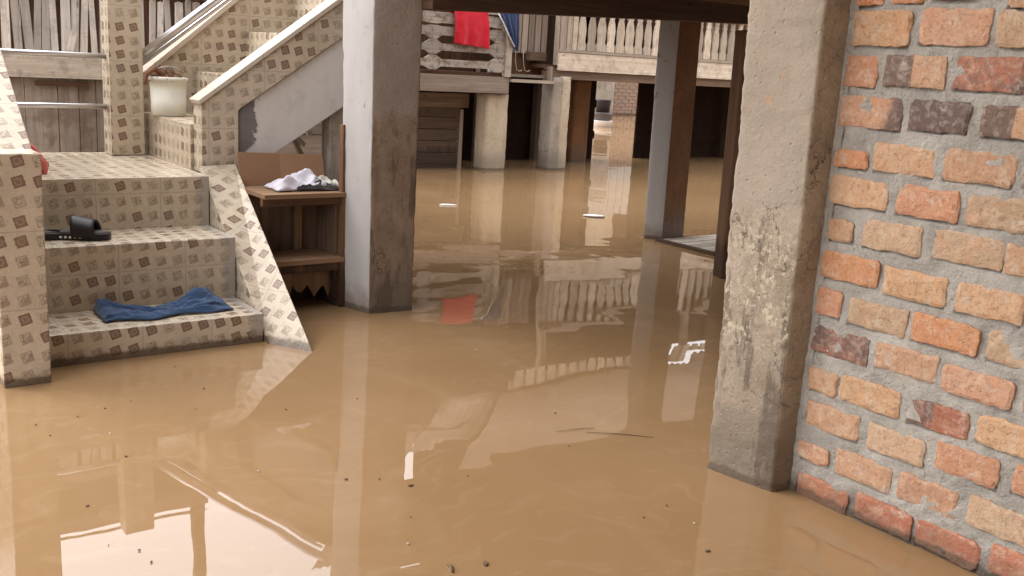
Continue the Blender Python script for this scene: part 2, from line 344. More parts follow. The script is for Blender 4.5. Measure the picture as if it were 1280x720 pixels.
# ------------------------------------------------------------------ mesh helpers
class MB:
    def __init__(s): s.v = []; s.f = []; s.uv = []; s.mi = []; s.tone = []; s.tint = []; s.mats = []; s.smooth = []
    def mat(s, m):
        if m not in s.mats: s.mats.append(m)
        return s.mats.index(m)
    def face(s, pts, uvs, m, tone=.5, tint=(1,1,1), smooth=False):
        i = len(s.v); s.v += [tuple(p) for p in pts]; s.f.append(list(range(i, i+len(pts))))
        s.uv += uvs; s.mi.append(s.mat(m)); s.tone += [tone]*len(pts); s.tint += [tint]*len(pts); s.smooth.append(smooth)
    def hexa(s, P, m, mode='world', faces=None, top=None, tone=None, off=None):
        """P: 8 corners, bottom ring then top ring, counter-clockwise from above"""
        P = [Vector(p) for p in P]
        idx = [('b',(3,2,1,0)), ('t',(4,5,6,7)), ('s0',(0,1,5,4)), ('s1',(1,2,6,5)), ('s2',(2,3,7,6)), ('s3',(3,0,4,7))]
        if tone is None: tone = rnd.random()
        if off is None: off = (rnd.random()*9, rnd.random()*9) if mode != 'world' else (0, 0)
        ex = [(P[1]-P[0]), (P[3]-P[0]), (P[4]-P[0])]
        L = max(ex, key=lambda e: e.length).normalized()
        for nme, q in idx:
            pts = [P[i] for i in q]
            mm = (faces or {}).get(nme, m)
            s.face(pts, s.mapuv(pts, mode, L, off), mm, tone)
    def mapuv(s, pts, mode, L, off):
        n = (pts[1]-pts[0]).cross(pts[2]-pts[0])
        if n.length < 1e-9: n = (pts[2]-pts[0]).cross(pts[3]-pts[0]) if len(pts) > 3 else Vector((0,0,1))
        n.normalize()
        if mode == 'world':
            if abs(n.z) > .93: u, v = Vector((1,0,0)), Vector((0,1,0))
            else:
                u = Vector((0,0,1)).cross(n); u.normalize()
                if abs(n.z) > .3: pass
                v = n.cross(u)
                if (abs(u.x) > abs(u.y) and u.x < 0) or (abs(u.y) > abs(u.x) and u.y < 0): u = -u
                if v.z < 0: v = -v
            return [(p.dot(u)+off[0], p.dot(v)+off[1]) for p in pts]
        u = L; v = n.cross(u)
        if v.length < 1e-6 or abs(n.dot(u)) > .9:
            u = (pts[1]-pts[0]).normalized(); v = n.cross(u)
        return [(p.dot(u)+off[0], p.dot(v)+off[1]) for p in pts]
    def box(s, x0, x1, y0, y1, z0, z1, m, mode='grain', **k):
        s.hexa([(x0,y0,z0),(x1,y0,z0),(x1,y1,z0),(x0,y1,z0),(x0,y0,z1),(x1,y0,z1),(x1,y1,z1),(x0,y1,z1)], m, mode, **k)
    def bar(s, a, b, w, h, m, side=Vector((0,0,1)), **k):
        """rectangular bar from a to b; w across, h along 'side'"""
        a, b = Vector(a), Vector(b); d = (b-a).normalized()
        sx = d.cross(Vector(side)).normalized()*w/2; sy = sx.cross(d).normalized()*h/2
        s.hexa([a-sx-sy, a+sx-sy, b+sx-sy, b-sx-sy, a-sx+sy, a+sx+sy, b+sx+sy, b-sx+sy], m, 'grain', **k)
    def prism(s, outline, d, m, mode='grain', L=Vector((0,0,1)), tone=None):
        """outline: list of 3D points (planar), extruded along vector d"""
        o = [Vector(p) for p in outline]; d = Vector(d); off = (rnd.random()*9, rnd.random()*9)
        if mode == 'world': off = (0, 0)
        if tone is None: tone = rnd.random()
        n = Vector((0,0,0))
        for i in range(len(o)): n += o[i].cross(o[(i+1) % len(o)])
        if n.dot(d) > 0: o.reverse()
        s.face(o, s.mapuv(o, mode, L, off), m, tone)
        p2 = [p+d for p in reversed(o)]
        s.face(p2, s.mapuv(p2, mode, L, off), m, tone)
        for i in range(len(o)):
            a, b = o[i], o[(i+1) % len(o)]
            q = [b, a, a+d, b+d]; s.face(q, s.mapuv(q, mode, L, off), m, tone)
    def tube(s, path, r, m, seg=10, cap=True, smooth=True):
        path = [Vector(p) for p in path]; rings = []
        for i, p in enumerate(path):
            t = (path[min(i+1, len(path)-1)]-path[max(i-1, 0)]).normalized()
            a = t.cross(Vector((0,0,1)));
            if a.length < .05: a = t.cross(Vector((1,0,0)))
            a.normalize(); b = t.cross(a)
            rad = r[i] if isinstance(r, (list, tuple)) else r
            rings.append([p+a*math.cos(2*math.pi*k/seg)*rad+b*math.sin(2*math.pi*k/seg)*rad for k in range(seg)])
        for i in range(len(rings)-1):
            for k in range(seg):
                q = [rings[i][k], rings[i][(k+1) % seg], rings[i+1][(k+1) % seg], rings[i+1][k]]
                s.face(q, [(i, k), (i, k+1), (i+1, k+1), (i+1, k)], m, smooth=smooth)
        if cap:
            s.face(list(reversed(rings[0])), [(0,0)]*seg, m); s.face(rings[-1], [(0,0)]*seg, m)
    def grid(s, fn, nu, nv, m, smooth=True, tone=.5, closed_u=False, uvs=None):
        """fn(u,v)->point, u,v in 0..1"""
        P = [[Vector(fn(i/nu, j/nv)) for j in range(nv+1)] for i in range(nu+1)]
        i0 = len(s.v)
        for i in range(nu+1):
            for j in range(nv+1): s.v.append(tuple(P[i][j])); 
        def id(i, j): return i0+i*(nv+1)+j
        for i in range(nu):
            for j in range(nv):
                q = [(i, j), (i+1, j), (i+1, j+1), (i, j+1)]
                s.f.append([id(*c) for c in q]); s.mi.append(s.mat(m)); s.smooth.append(smooth)
                s.uv += [((uvs(c[0]/nu, c[1]/nv)) if uvs else (P[c[0]][c[1]].x+P[c[0]][c[1]].y, P[c[0]][c[1]].z)) for c in q]
                s.tone += [tone]*4; s.tint += [(1,1,1)]*4
    def build(s, name, parent=None, weld=True, bevel=0, solid=0):
        me = bpy.data.meshes.new(name)
        org = Vector(parent.matrix_world.translation) if parent else Vector((0,0,0))
        me.from_pydata([tuple(Vector(v)-org) for v in s.v], [], s.f)
        for m in s.mats: me.materials.append(m)
        me.uv_layers.new(name='UVMap'); me.color_attributes.new('tint', 'FLOAT_COLOR', 'CORNER'); me.attributes.new('tone', 'FLOAT', 'CORNER')
        me.uv_layers['UVMap'].data.foreach_set('uv', [c for q in s.uv for c in q])
        me.attributes['tone'].data.foreach_set('value', [float(t) for t in s.tone])
        me.attributes['tint'].data.foreach_set('color', [c for q in s.tint for c in (*q, 1.0)])
        me.polygons.foreach_set('material_index', s.mi); me.polygons.foreach_set('use_smooth', s.smooth)
        if weld:
            bm = bmesh.new(); bm.from_mesh(me); bmesh.ops.remove_doubles(bm, verts=bm.verts, dist=1e-5); bm.to_mesh(me); bm.free()
        me.update()
        o = bpy.data.objects.new(name, me); COL.objects.link(o)
        if parent: o.parent = parent
        if solid:
            md = o.modifiers.new('solid', 'SOLIDIFY'); md.thickness = solid; md.offset = 0
        if bevel:
            md = o.modifiers.new('bevel', 'BEVEL'); md.width = bevel; md.segments = 2; md.limit_method = 'ANGLE'; md.angle_limit = R(40)
        return o

def empty(name, loc, label, cat, group=None):
    o = bpy.data.objects.new(name, None); COL.objects.link(o); o.location = loc
    o.matrix_world = Matrix.Translation(loc)
    return tag(o, label, cat, group)
def tag(o, label, cat, group=None):
    o['label'] = label; o['category'] = cat
    if group: o['group'] = group
    return o
def struct(o): o['kind'] = 'structure'; return o

def nz(p, sc=1, seed=0): return noise.noise(Vector(p)*sc+Vector((seed*13.1, seed*7.7, seed*3.3)))

def rough_pillar(name, bot, top, m_faces, levels=60, per=8, amp=.004, chip=.012, seed=1, parent=None):
    """four-cornered cast concrete pillar with worn, chipped arrises; corners CCW seen from above"""
    mb = MB(); rings = []
    n = 4*per
    for l in range(levels+1):
        t = l/levels; ring = []
        for k in range(4):
            a = Vector(bot[k]).lerp(Vector(top[k]), t); b = Vector(bot[(k+1) % 4]).lerp(Vector(top[(k+1) % 4]), t)
            c = sum((Vector(bot[j]).lerp(Vector(top[j]), t) for j in range(4)), Vector())/4
            for j in range(per):
                u = j/per; u = .5-.5*math.cos(math.pi*u) if True else u
                p = a.lerp(b, u)
                out = (p-c); out.z = 0; out.normalize()
                edge = max(0, 1-min(u, 1-u)*per*.75)
                d = amp*.5*nz(p, 22, seed)+amp*.7*nz(p, 70, seed+5)+amp*1.2*nz(p, 3.5, seed+8)
                ch = .08+.7*max(0, nz(p, 10, seed+2)-.3)+.5*max(0, nz(p, 60, seed+4)-.05)+.6*max(0, nz(p, 33, seed+3))
                d -= edge*(chip*ch*1.5+.003)
                ring.append(p+out*d)
        rings.append(ring)
    for l in range(levels):
        for k in range(n):
            q = [rings[l][k], rings[l][(k+1) % n], rings[l+1][(k+1) % n], rings[l+1][k]]
            mb.face(q, [(0,0)]*4, m_faces[k//per], smooth=True)
    mb.face(rings[-1], [(0,0)]*n, m_faces[0])
    return mb.build(name, parent)

# ================================================================== SETTING
mb = MB(); mb.face([(-400,-400,0),(400,-400,0),(400,400,0),(-400,400,0)], [(0,0),(1,0),(1,1),(0,1)], M['water'])
struct(mb.build('flood_water'))
M['mud'] = mat_plain('mud', (.12, .08, .05), .9)
mb = MB(); mb.face([(-400,-400,-.75),(400,-400,-.75),(400,400,-.75),(-400,400,-.75)], [(0,0),(1,0),(1,1),(0,1)], M['mud'])
struct(mb.build('ground'))
ZB = -.6   # feet of everything that stands in the flood

# ================================================================== TILED STAIRCASE
st = empty('tiled_staircase', (1.05, 4.1, 0), 'cream patterned tile staircase rising out of the muddy water, turning right at its landing', 'staircase')
T = M['tile']
def part(mb, name, parent, **k): return mb.build(name, parent, **k)
# first flight: three steps
for y0, y1, zt in ((3.49, 3.78, .112), (3.775, 4.07, .357)):
    mb = MB(); mb.box(.66, 1.452, y0, y1+.02, ZB, zt, T, 'world'); part(mb, 'step', st, bevel=.004)
mb = MB(); mb.box(.66, 1.452, 4.07, 5.02, ZB, .565, T, 'world'); part(mb, 'landing', st, bevel=.004)
# left parapet: flat-topped foot, then a cap climbing away
mb = MB()
mb.prism([(.522,3.33,ZB),(.522,3.33,.742),(.522,3.46,.742),(.522,5.0,1.80),(.522,5.0,ZB)], (.14,0,0), T, 'world')
part(mb, 'left_parapet', st, bevel=.004)
# right stringer that dives into the water
mb = MB()
k = .62/.57
mb.hexa([(1.456,3.45-.02,-.02),(1.565,3.275,-.02),(1.615,4.19,ZB),(1.456,4.19,ZB),
         (1.456,3.45,0),(1.560,3.285,0),(1.612,4.19,.600),(1.456,4.19,.592)], T, 'world')
mb.hexa([(1.456,3.43,ZB),(1.56,3.275,ZB),(1.61,4.19,ZB-.01),(1.456,4.19,ZB-.01),(1.457,3.431,-.021),(1.559,3.277,-.021),(1.609,4.19,-.3),(1.457,4.19,-.3)], T, 'world')
part(mb, 'stringer', st, bevel=.003)
# second flight, towards +X
sl = .726
for i in range(4):
    x0 = 1.452+.002+i*.262
    mb = MB()
    zt = .762+i*.205
    zb = zt-.33
    mb.hexa([(x0,4.305,zb-.0),(x0+.27,4.305,zb+.1),(x0+.27,4.995,zb+.1),(x0,4.995,zb-.0),(x0,4.305,zt),(x0+.27,4.305,zt),(x0+.27,4.995,zt),(x0,4.995,zt)], T, 'world')
    part(mb, 'step', st, bevel=.004)
# near parapet: newel + sloping band of tile over a plastered skirt
def zc(x): return .856+(x-1.472)*sl
Y0, Y1 = 4.2, 4.3
mb = MB(); xe = 2.30
mb.prism([(1.468,Y0,.56),(1.468,Y0,zc(1.468)),(xe,Y0,zc(xe)),(xe,Y0,zc(xe)-.17),(1.63,Y0,.83),(1.63,Y0,.56)], (0,.1,0), T, 'world')
part(mb, 'near_parapet', st, bevel=.003)
mb = MB(); mb.bar((1.462,4.25,zc(1.462)+.008),(xe,4.25,zc(xe)+.008), .115, .02, M['wood_grey'])
for i, q in enumerate(mb.uv): pass
mb2 = MB(); a = Vector((1.462,4.192,zc(1.462)+.001)); b = Vector((xe,4.192,zc(xe)+.001)); d = Vector((0,.116,0)); h = Vector((-.01,0,.018))
mb2.hexa([a,b,b+d,a+d,a+h,b+h,b+d+h,a+d+h], M['cap'], 'world')
part(mb2, 'parapet_cap', st, bevel=.003)
mb = MB()
mb.prism([(1.632,Y0+.012,.56),(1.632,Y0+.012,.828),(xe,Y0+.012,zc(xe)-.172),(xe,Y0+.012,zc(xe)-.50),(1.74,Y0+.012,.60),(1.70,Y0+.012,.56)], (0,.08,0), M['skirt'], 'world')
part(mb, 'plaster_skirt', st, bevel=.004)
# foot under the newel
mb = MB(); mb.box(1.47, 1.63, 4.193, 4.31, ZB, .558, M['skirt'], 'world'); part(mb, 'newel_foot', st)
mb = MB(); mb.box(1.456, 1.60, 4.32, 5.0, ZB, .42, M['skirt'], 'world'); part(mb, 'stair_base', st)
mb = MB(); mb.box(2.52, 2.655, 4.2, 4.99, 1.50, 1.58, T, 'world'); part(mb, 'top_landing', st)
# far parapet
def zf(x): return .925+(x-1.47)*.84
mb = MB(); mb.prism([(1.455,4.998,.55),(1.455,4.998,zf(1.455)),(2.42,4.998,zf(2.42)),(2.42,4.998,zf(2.42)-.75),(1.9,4.998,.62),(1.62,4.998,.55)], (0,.1,0), T, 'world')
part(mb, 'far_parapet', st, bevel=.003)
mb = MB(); a = Vector((1.44,4.985,zf(1.44)+.002)); b = Vector((2.42,4.985,zf(2.42)+.002)); d = Vector((0,.13,0)); h = Vector((-.012,0,.022))
mb.hexa([a,b,b+d,a+d,a+h,b+h,b+d+h,a+d+h], M['cap'], 'world'); part(mb, 'parapet_cap', st, bevel=.003)
# tiled corner post, rods and handrail
mb = MB(); mb.box(1.272, 1.425, 4.86, 4.984, .567, 1.38, T, 'world', off=(.02,.0)); part(mb, 'corner_post', st, bevel=.004)
for z in (1.018, .788):
    mb = MB(); mb.tube([(.655,4.92,z),(1.275,4.92,z)], .0125, M['steel']); part(mb, 'steel_rod', st)
mb = MB(); mb.tube([(1.42,4.90,1.022),(1.80,4.90,1.318),(2.42,4.90,1.80)], .021, M['steel']); part(mb, 'handrail', st)
mb = MB(); mb.tube([(1.42,4.93,.975),(1.80,4.93,1.27),(2.42,4.93,1.752)], .010, M['steel']); part(mb, 'handrail', st)

# ================================================================== NEAR PILLARS
lp = rough_pillar('concrete_pillar', [(2.02,3.697,ZB),(2.228,3.677,ZB),(2.235,3.87,ZB),(1.985,3.87,ZB)],
             [(2.0,3.697,1.55),(2.225,3.677,1.55),(2.235,3.87,1.55),(1.945,3.87,1.55)],
             [M['conc'], M['conc'], M['conc'], M['white']], seed=3, chip=.007, amp=.003)
tag(lp, 'square concrete pillar beside the wooden shelf, its left face flaking white paint', 'pillar')
rp = rough_pillar('concrete_pillar', [(2.112,1.565,ZB),(2.30,1.53,ZB),(2.30,1.775,ZB),(2.085,1.772,ZB)],
             [(2.085,1.575,1.5),(2.30,1.54,1.5),(2.30,1.80,1.5),(2.045,1.785,1.5)],
             [M['conc_side'], M['conc_side'], M['conc'], M['conc_tan']], seed=9, chip=.006, amp=.004, levels=170)
tag(rp, 'rough tan concrete pillar joined to the end of the brick wall', 'pillar')
pp = rough_pillar('concrete_pillar', [(4.735,4.643,ZB),(4.985,4.683,ZB),(4.965,4.79,ZB),(4.655,4.735,ZB)],
             [(4.705,4.643,1.52),(4.95,4.683,1.52),(4.93,4.79,1.52),(4.615,4.735,1.52)],
             [M['conc_shade'], M['conc_shade'], M['conc'], M['white']], seed=14, chip=.005, amp=.0025, levels=50)  # lit left face and shaded front are put into the colours
tag(pp, 'slim concrete pillar under the house with a lit left face and shaded front painted in, beside the floating board', 'pillar')
wp = MB(); wp.hexa([(4.165,3.60,ZB),(4.26,3.555,ZB),(4.30,3.66,ZB),(4.20,3.70,ZB),(4.135,3.60,1.335),(4.23,3.555,1.335),(4.27,3.66,1.335),(4.17,3.70,1.335)], M['wood_brown'], 'grain')
wp = tag(wp.build('wooden_post', bevel=.008), 'dark brown timber post holding the beam, just left of the rough tan pillar', 'post')

# ================================================================== BRICK WALL
XW = 2.172
bricks = []   # (y_far, y_near, z_top, z_bottom, tint, soot)
BR = [
  (1.341, 1.189, 1.332, 1.298, 'T', 0),
  (1.442, 1.367, 1.33, 1.291, 'O', 0),
  (1.543, 1.473, 1.33, 1.287, 'O', 0),
  (1.359, 1.197, 1.274, 1.197, 'P', 0),
  (1.175, 1.03, 1.269, 1.196, 'T', 0),
  (1.539, 1.39, 1.27, 1.192, 'T', 0),
  (1.256, 1.104, 1.17, 1.1, 'R', 0.55),
  (1.436, 1.286, 1.169, 1.098, 'T', ('L', 0.8)),
  (1.547, 1.465, 1.166, 1.092, 'P', 0.15),
  (1.177, 1.028, 1.067, 1.006, 'T', ('L', 0.9)),
  (1.354, 1.213, 1.066, 1.004, 'D', 1),
  (1.545, 1.383, 1.067, 0.995, 'P', ('R', 0.5)),
  (1.065, 0.934, 0.964, 0.909, 'T', 0),
  (1.249, 1.091, 0.959, 0.902, 'T', 0),
  (1.433, 1.279, 0.956, 0.899, 'T', 0),
  (1.547, 1.455, 0.933, 0.894, 'O', 0.1),
  (1.176, 1.021, 0.867, 0.807, 'T', 0),
  (1.355, 1.204, 0.869, 0.8, 'P', 0),
  (1.547, 1.388, 0.868, 0.8, 'T', 0),
  (1.244, 1.085, 0.771, 0.72, 'T', 0),
  (1.071, 0.929, 0.775, 0.712, 'T', 0),
  (1.436, 1.284, 0.769, 0.71, 'T', 0),
  (1.537, 1.47, 0.758, 0.706, 'T', 0.1),
  (1.544, 1.383, 0.673, 0.607, 'O', 0),
  (0.991, 0.863, 0.661, 0.615, 'P', 0),
  (1.169, 1.019, 0.663, 0.606, 'T', 0),
  (1.358, 1.203, 0.667, 0.601, 'T', 0),
  (1.081, 0.942, 0.571, 0.518, 'T', 0),
  (1.544, 1.476, 0.575, 0.507, 'P', 0),
  (1.267, 1.107, 0.572, 0.508, 'O', 0),
  (1.444, 1.289, 0.567, 0.506, 'T', 0),
  (0.979, 0.847, 0.471, 0.424, 'T', 0),
  (1.351, 1.195, 0.472, 0.421, 'T', 0),
  (1.541, 1.379, 0.473, 0.408, 'R', 0.6),
  (1.171, 1.009, 0.466, 0.413, 'P', 0),
  (1.071, 0.915, 0.377, 0.318, 'T', 0),
  (1.242, 1.099, 0.359, 0.315, 'R', ('L', 0.5)),
  (1.436, 1.275, 0.362, 0.308, 'T', 0),
  (1.542, 1.455, 0.36, 0.3, 'T', 0),
  (0.972, 0.837, 0.285, 0.237, 'P', 0),
  (1.157, 1.011, 0.276, 0.225, 'P', 0),
  (1.53, 1.378, 0.263, 0.209, 'T', 0),
  (1.341, 1.195, 0.258, 0.211, 'T', 0),
  (1.059, 0.893, 0.174, 0.123, 'T', 0),
  (1.24, 1.094, 0.171, 0.114, 'P', 0),
  (1.421, 1.27, 0.157, 0.117, 'T', 0),
  (1.541, 1.452, 0.151, 0.106, 'P', 0),
  (0.993, 0.858, 0.078, 0.04, 'R', 0),
  (1.348, 1.196, 0.072, 0.013, 'R', 0.05),
  (1.176, 1.024, 0.065, 0.018, 'R', 0.1),
  (1.532, 1.378, 0.048, 0.01, 'R', 0.1),
]
TINT = {'T': [(.38,.235,.14),(.35,.24,.155),(.39,.24,.135),(.35,.21,.13)], 'O': [(.41,.165,.075),(.40,.19,.095)],
        'P': [(.37,.185,.11),(.37,.21,.135)], 'R': [(.33,.135,.085),(.29,.11,.07)], 'D': [(.13,.085,.07)]}
rows = sorted({round(.036+.1005*i, 3) for i in range(24)})
SEEN = list(BR)
for i in range(24):                         # continue the bond beyond the part the photo shows
    zc_ = .04+.099*i; odd = i % 2
    near = [b for b in SEEN if abs((b[2]+b[3])/2-zc_) < .05] if zc_ < 1.36 else []
    y = min(b[1] for b in near)-.028 if near else (1.46 if odd else 1.555)
    if near: zc_ = sum((b[2]+b[3])/2 for b in near)/len(near)
    elif odd: BR.append((1.545, 1.475, zc_+.033, zc_-.033, 'T', 0))
    while y > -1.6:
        BR.append((y-rnd.uniform(0,.006), y-.155+rnd.uniform(0,.006), zc_+.033, zc_-.033, rnd.choice('TTTTPPOR'), rnd.choice((0,0,0,0,.2,.6))))
        y -= .185
wall = empty('brick_wall', (2.2, .8, 0), 'orange brick wall with thick grey mortar standing in the water at the right', 'wall')
mb = MB()
mi = mb.mat(M['brick'])
for bi, (ya, yb, zt, zb_, ty, soot) in enumerate(BR):
    if zt < 1.25 and ya-yb > .1:
        cm = (zt+zb_)/2; hh = max(zt-zb_, .064+rnd.uniform(0,.005)); zt, zb_ = cm+hh/2, cm-hh/2
    ya += .0025; yb -= .0025
    H_, L_ = zt-zb_, ya-yb
    base = rnd.choice(TINT[ty]); kk = rnd.uniform(.90, 1.08); tint = tuple(c*kk for c in base)
    outl = []
    rcn = rnd.uniform(.001, .006)
    tl = [rnd.uniform(-.003, .003) for _ in range(4)]
    NX, NZ = 18, 8
    # perimeter walk: bottom, right, top, left (Y decreasing is 'right')
    for k in range(NX): outl.append((ya-L_*k/NX, zb_))
    for k in range(NZ): outl.append((yb, zb_+H_*k/NZ))
    for k in range(NX): outl.append((yb+L_*k/NX, zt))
    for k in range(NZ): outl.append((ya, zt-H_*k/NZ))
    cy, cz = (ya+yb)/2, (zt+zb_)/2
    front = XW-.0043-rnd.uniform(0, .0035); tlt = rnd.uniform(-.02, .02); tlz = rnd.uniform(-.03, .03)
    def ring(shr, x):
        r = []
        for (y, z) in outl:
            dy, dz = y-cy, z-cz
            # round corners
            ey, ez = L_/2-abs(dy), H_/2-abs(dz)
            c = max(0, rcn*1.3-max(ey, ez))
            dy -= math.copysign(c*.6, dy); dz -= math.copysign(c*.6, dz)
            j = .0022*nz((y, z, bi), 28, 1)+.0038*nz((y, z, bi), 75, 2)+.001
            chip = .010*max(0, nz((y, z, bi*3), 16, 6)-.28)
            top_smear = .008*max(0, nz((y, bi, 0), 22, 4)-.1) if dz > H_*.4 else 0
            dy2 = dy*(1-(shr-j+chip)/max(.02, abs(L_/2))); dz2 = dz*(1-(shr-j+chip+top_smear)/(H_/2))
            r.append(Vector((x+dy2*tlt+dz2*tlz, cy+dy2, cz+dz2)))
        return r
    r0_ = ring(-.002, XW+.03); r1 = ring(-.0012, front+.0016); r2 = ring(0, front+.0005); r3 = ring(.0014, front)
    def tn(y): 
        t = (ya-y)/L_
        if isinstance(soot, tuple): return max(0, min(1, (soot[1]*1.25*(1-(t-.42)*9 if t > .42 else 1) if soot[0] == 'L' else soot[1]*(t*1.9-.3))))
        return soot
    for A, B in ((r0_, r1), (r1, r2), (r2, r3)):
        for k in range(len(A)):
            k2 = (k+1) % len(A); q = [A[k], A[k2], B[k2], B[k]]
            mb.face(q, [(0,0)]*4, M['brick'], tone=0, tint=tint, smooth=False)
            mb.tone[-4:] = [tn(p.y) for p in q]
    # front face as strips across the brick so soot can vary along it
    bot = r3[0:NX+1]; topr = r3[NX+NZ:NX+NZ+NX+1]
    topr = list(reversed(topr))
    L0 = [r3[0]]+[r3[-1-k] for k in range(NZ-1)]+[topr[0]]; R0 = r3[NX:NX+NZ+1]
    G = []
    for a in range(NX+1):
        col = []
        for b_ in range(NZ+1):
            u, v = a/NX, b_/NZ
            p = bot[a]*(1-v)+topr[a]*v+L0[b_]*(1-u)+R0[b_]*u-(bot[0]*(1-u)*(1-v)+bot[-1]*u*(1-v)+topr[0]*(1-u)*v+topr[-1]*u*v)
            if 0 < a < NX and 0 < b_ < NZ: p = p+Vector((-.0015-.0025*nz((p.y, p.z, bi), 30, 8), 0, 0))
            col.append(p)
        G.append(col)
    for a in range(NX):
        for b_ in range(NZ):
            q = [G[a][b_], G[a][b_+1], G[a+1][b_+1], G[a+1][b_]]
            q.reverse()
            mb.face(q, [(0,0)]*4, M['brick'], tone=0, tint=tint, smooth=False)
            mb.tone[-4:] = [tn(p.y) for p in q]
mb.build('bricks', wall)
mb = MB()
GAPS = [(b[0], b[1], ((b[2]+b[3])/2-max(b[2]-b[3], .064)/2) if (b[2] < 1.25 and b[0]-b[1] > .1) else b[3]) for b in BR]
def under(y, z):
    for ya, yb, zb_ in GAPS:
        if yb-.002 < y < ya+.002 and zb_-.0085 < z < zb_+.004:
            return max(0, .55+1.2*nz((y, zb_, 0), 14, 5))
    return 0
def mort(y, z):
    d = .006*nz((y, z, 0), 13, 3)+.014*under(y, z)+.0035*nz((y, z, 0), 30, 4)+.002*nz((y, z, 0), 75, 7)
    return min(XW+.011, XW-.002+d-.004*max(0, nz((y, z, 2), 5, 9)))
def mg(y0, y1, z0, z1, nu, nv):
    mb.grid(lambda u, v: (mort(y0+(y1-y0)*u, z0+(z1-z0)*v), y0+(y1-y0)*u, z0+(z1-z0)*v), nu, nv, M['mortar'])
mg(1.60, .78, -.1, 1.42, 170, 420)
mg(.78, -1.6, -.1, 2.4, 120, 120)
mg(1.60, .78, 1.42, 2.4, 40, 50)
mb.box(XW+.012, XW+.12, -1.6, 1.60, ZB, 2.4, M['mortar'])
mb.build('mortar', wall)
# cement daub between pillar and wall
mb = MB(); mb.grid(lambda u, v: (XW-.004+.003*nz((u*.1, v*1.9, 0), 30, 2)-.012*max(0, u-.55)*2*(1), 1.535+u*.05+.004*nz((0, v*2, 0), 9), -.1+1.55*v), 8, 120, M['mortar'])
mb.build('mortar_joint', wall)

# ================================================================== WOODEN SHELF
sh = empty('wooden_shelf', (1.8, 3.95, 0), 'brown open wooden shelf standing in the water between the tiled stairs and the square pillar', 'shelf')
def P1(mb, name, parent, **k): return mb.build(name, parent, **k)
mb = MB(); mb.box(1.60, 1.968, 3.84, 4.17, .492, .512, M['wood_shelf']); P1(mb, 'shelf_board', sh, bevel=.002)
mb = MB(); mb.box(1.60, 1.972, 3.845, 4.17, .205, .228, M['wood_shelf']); P1(mb, 'shelf_board', sh, bevel=.002)
mb = MB(); mb.box(1.60, 1.955, 3.86, 3.885, .46, .491, M['wood_brown']); P1(mb, 'shelf_rail', sh)
mb = MB(); mb.box(1.60, 1.955, 3.865, 3.89, .165, .204, M['wood_brown']); P1(mb, 'shelf_rail', sh)
mb = MB(); mb.box(1.945, 1.957, 3.89, 4.07, ZB, .49, M['wood_wall']); P1(mb, 'side_panel', sh)
mb = MB(); mb.box(1.956, 1.982, 3.85, 3.885, ZB, .80, M['wood_brown']); P1(mb, 'side_post', sh, bevel=.002)
mb = MB()
for i in range(4): mb.box(1.602+i*.122, 1.602+i*.122+.119, 4.075+.002*(i % 2), 4.087+.002*(i % 2), -.1, .491, M['wood_wall'])
P1(mb, 'back_panel', sh)
# jagged rotten board under the lower shelf
mb = MB(); pts = [(1.62,3.93,.20),(1.955,3.93,.20)]; x = 1.955
while x > 1.62: pts.append((x, 3.93, .03+rnd.uniform(0,.07))); x -= rnd.uniform(.012,.03)
pts.append((1.62,3.93,.05)); mb.prism(pts, (0,.012,0), M['wood_shelf']); P1(mb, 'rotten_apron', sh)
mb = MB(); mb.box(1.83,1.862,4.05,4.074,.23,.49,M['wood_shelf']); P1(mb,'batten',sh)
# cardboard box flattened behind the clothes
cb = MB()
cb.hexa([(1.605,4.12,.513),(1.80,4.135,.513),(1.80,4.142,.513),(1.605,4.127,.513),(1.605,4.145,.655),(1.80,4.155,.648),(1.80,4.162,.648),(1.605,4.152,.655)], M['card'])
cb.hexa([(1.80,4.135,.513),(2.0,4.11,.513),(2.0,4.117,.513),(1.80,4.142,.513),(1.80,4.155,.648),(1.995,4.13,.640),(1.995,4.137,.640),(1.80,4.162,.648)], M['card'])
tag(cb.build('cardboard_sheet'), 'folded brown cardboard leaning at the back of the wooden shelf', 'cardboard')

def crumple(name, cx, cy, z, sx, sy, h, m, label, cat, seed, rot=0, nu=64, nv=44, fold=3.0, edge=.18, base=.004):
    """a crumpled cloth lying on a surface"""
    mb = MB(); c, s_ = math.cos(rot), math.sin(rot)
    def fn(u, v):
        x, y = (u-.5), (v-.5)
        x += .10*nz((u, v, 0), 2.2, seed); y += .14*nz((u, v, 1), 2.2, seed+1)
        lift = abs(nz((u*sx*12/fold*3, v*sy*12, 0), .55, seed+2))
        ridg = 1-abs(nz((u*fold+.4*v, v*fold*.9, 0), 1.3, seed+3))*2
        zz = h*(.35+.65*max(0, ridg))*(.45+.75*(nz((u, v, 0), 2.6, seed+4)+.4))+.004*nz((u, v, 0), 14, seed+5)
        e = min(1, min(u, 1-u, v, 1-v)/edge); zz *= math.sqrt(max(0, e))
        X, Y = x*sx, y*sy
        return (cx+X*c-Y*s_, cy+X*s_+Y*c, z+base+max(0, zz))
    mb.grid(fn, nu, nv, m)
    o = mb.build(name, solid=.003); return tag(o, label, cat)
crumple('white_clothes', 1.800, 3.985, .514, .235, .15, .06, M['whitecloth'], 'crumpled white clothes heaped on top of the wooden shelf', 'clothes', 11)
crumple('black_garment', 1.875, 3.925, .512, .19, .06, .032, M['blackcloth'], 'black garment spread in front of the white clothes on the shelf', 'clothes', 21)
crumple('white_rag', 1.975, 4.05, .512, .10, .10, .05, M['bucket'], 'off-white rag at the right end of the shelf top beside the pillar', 'cloth', 31)

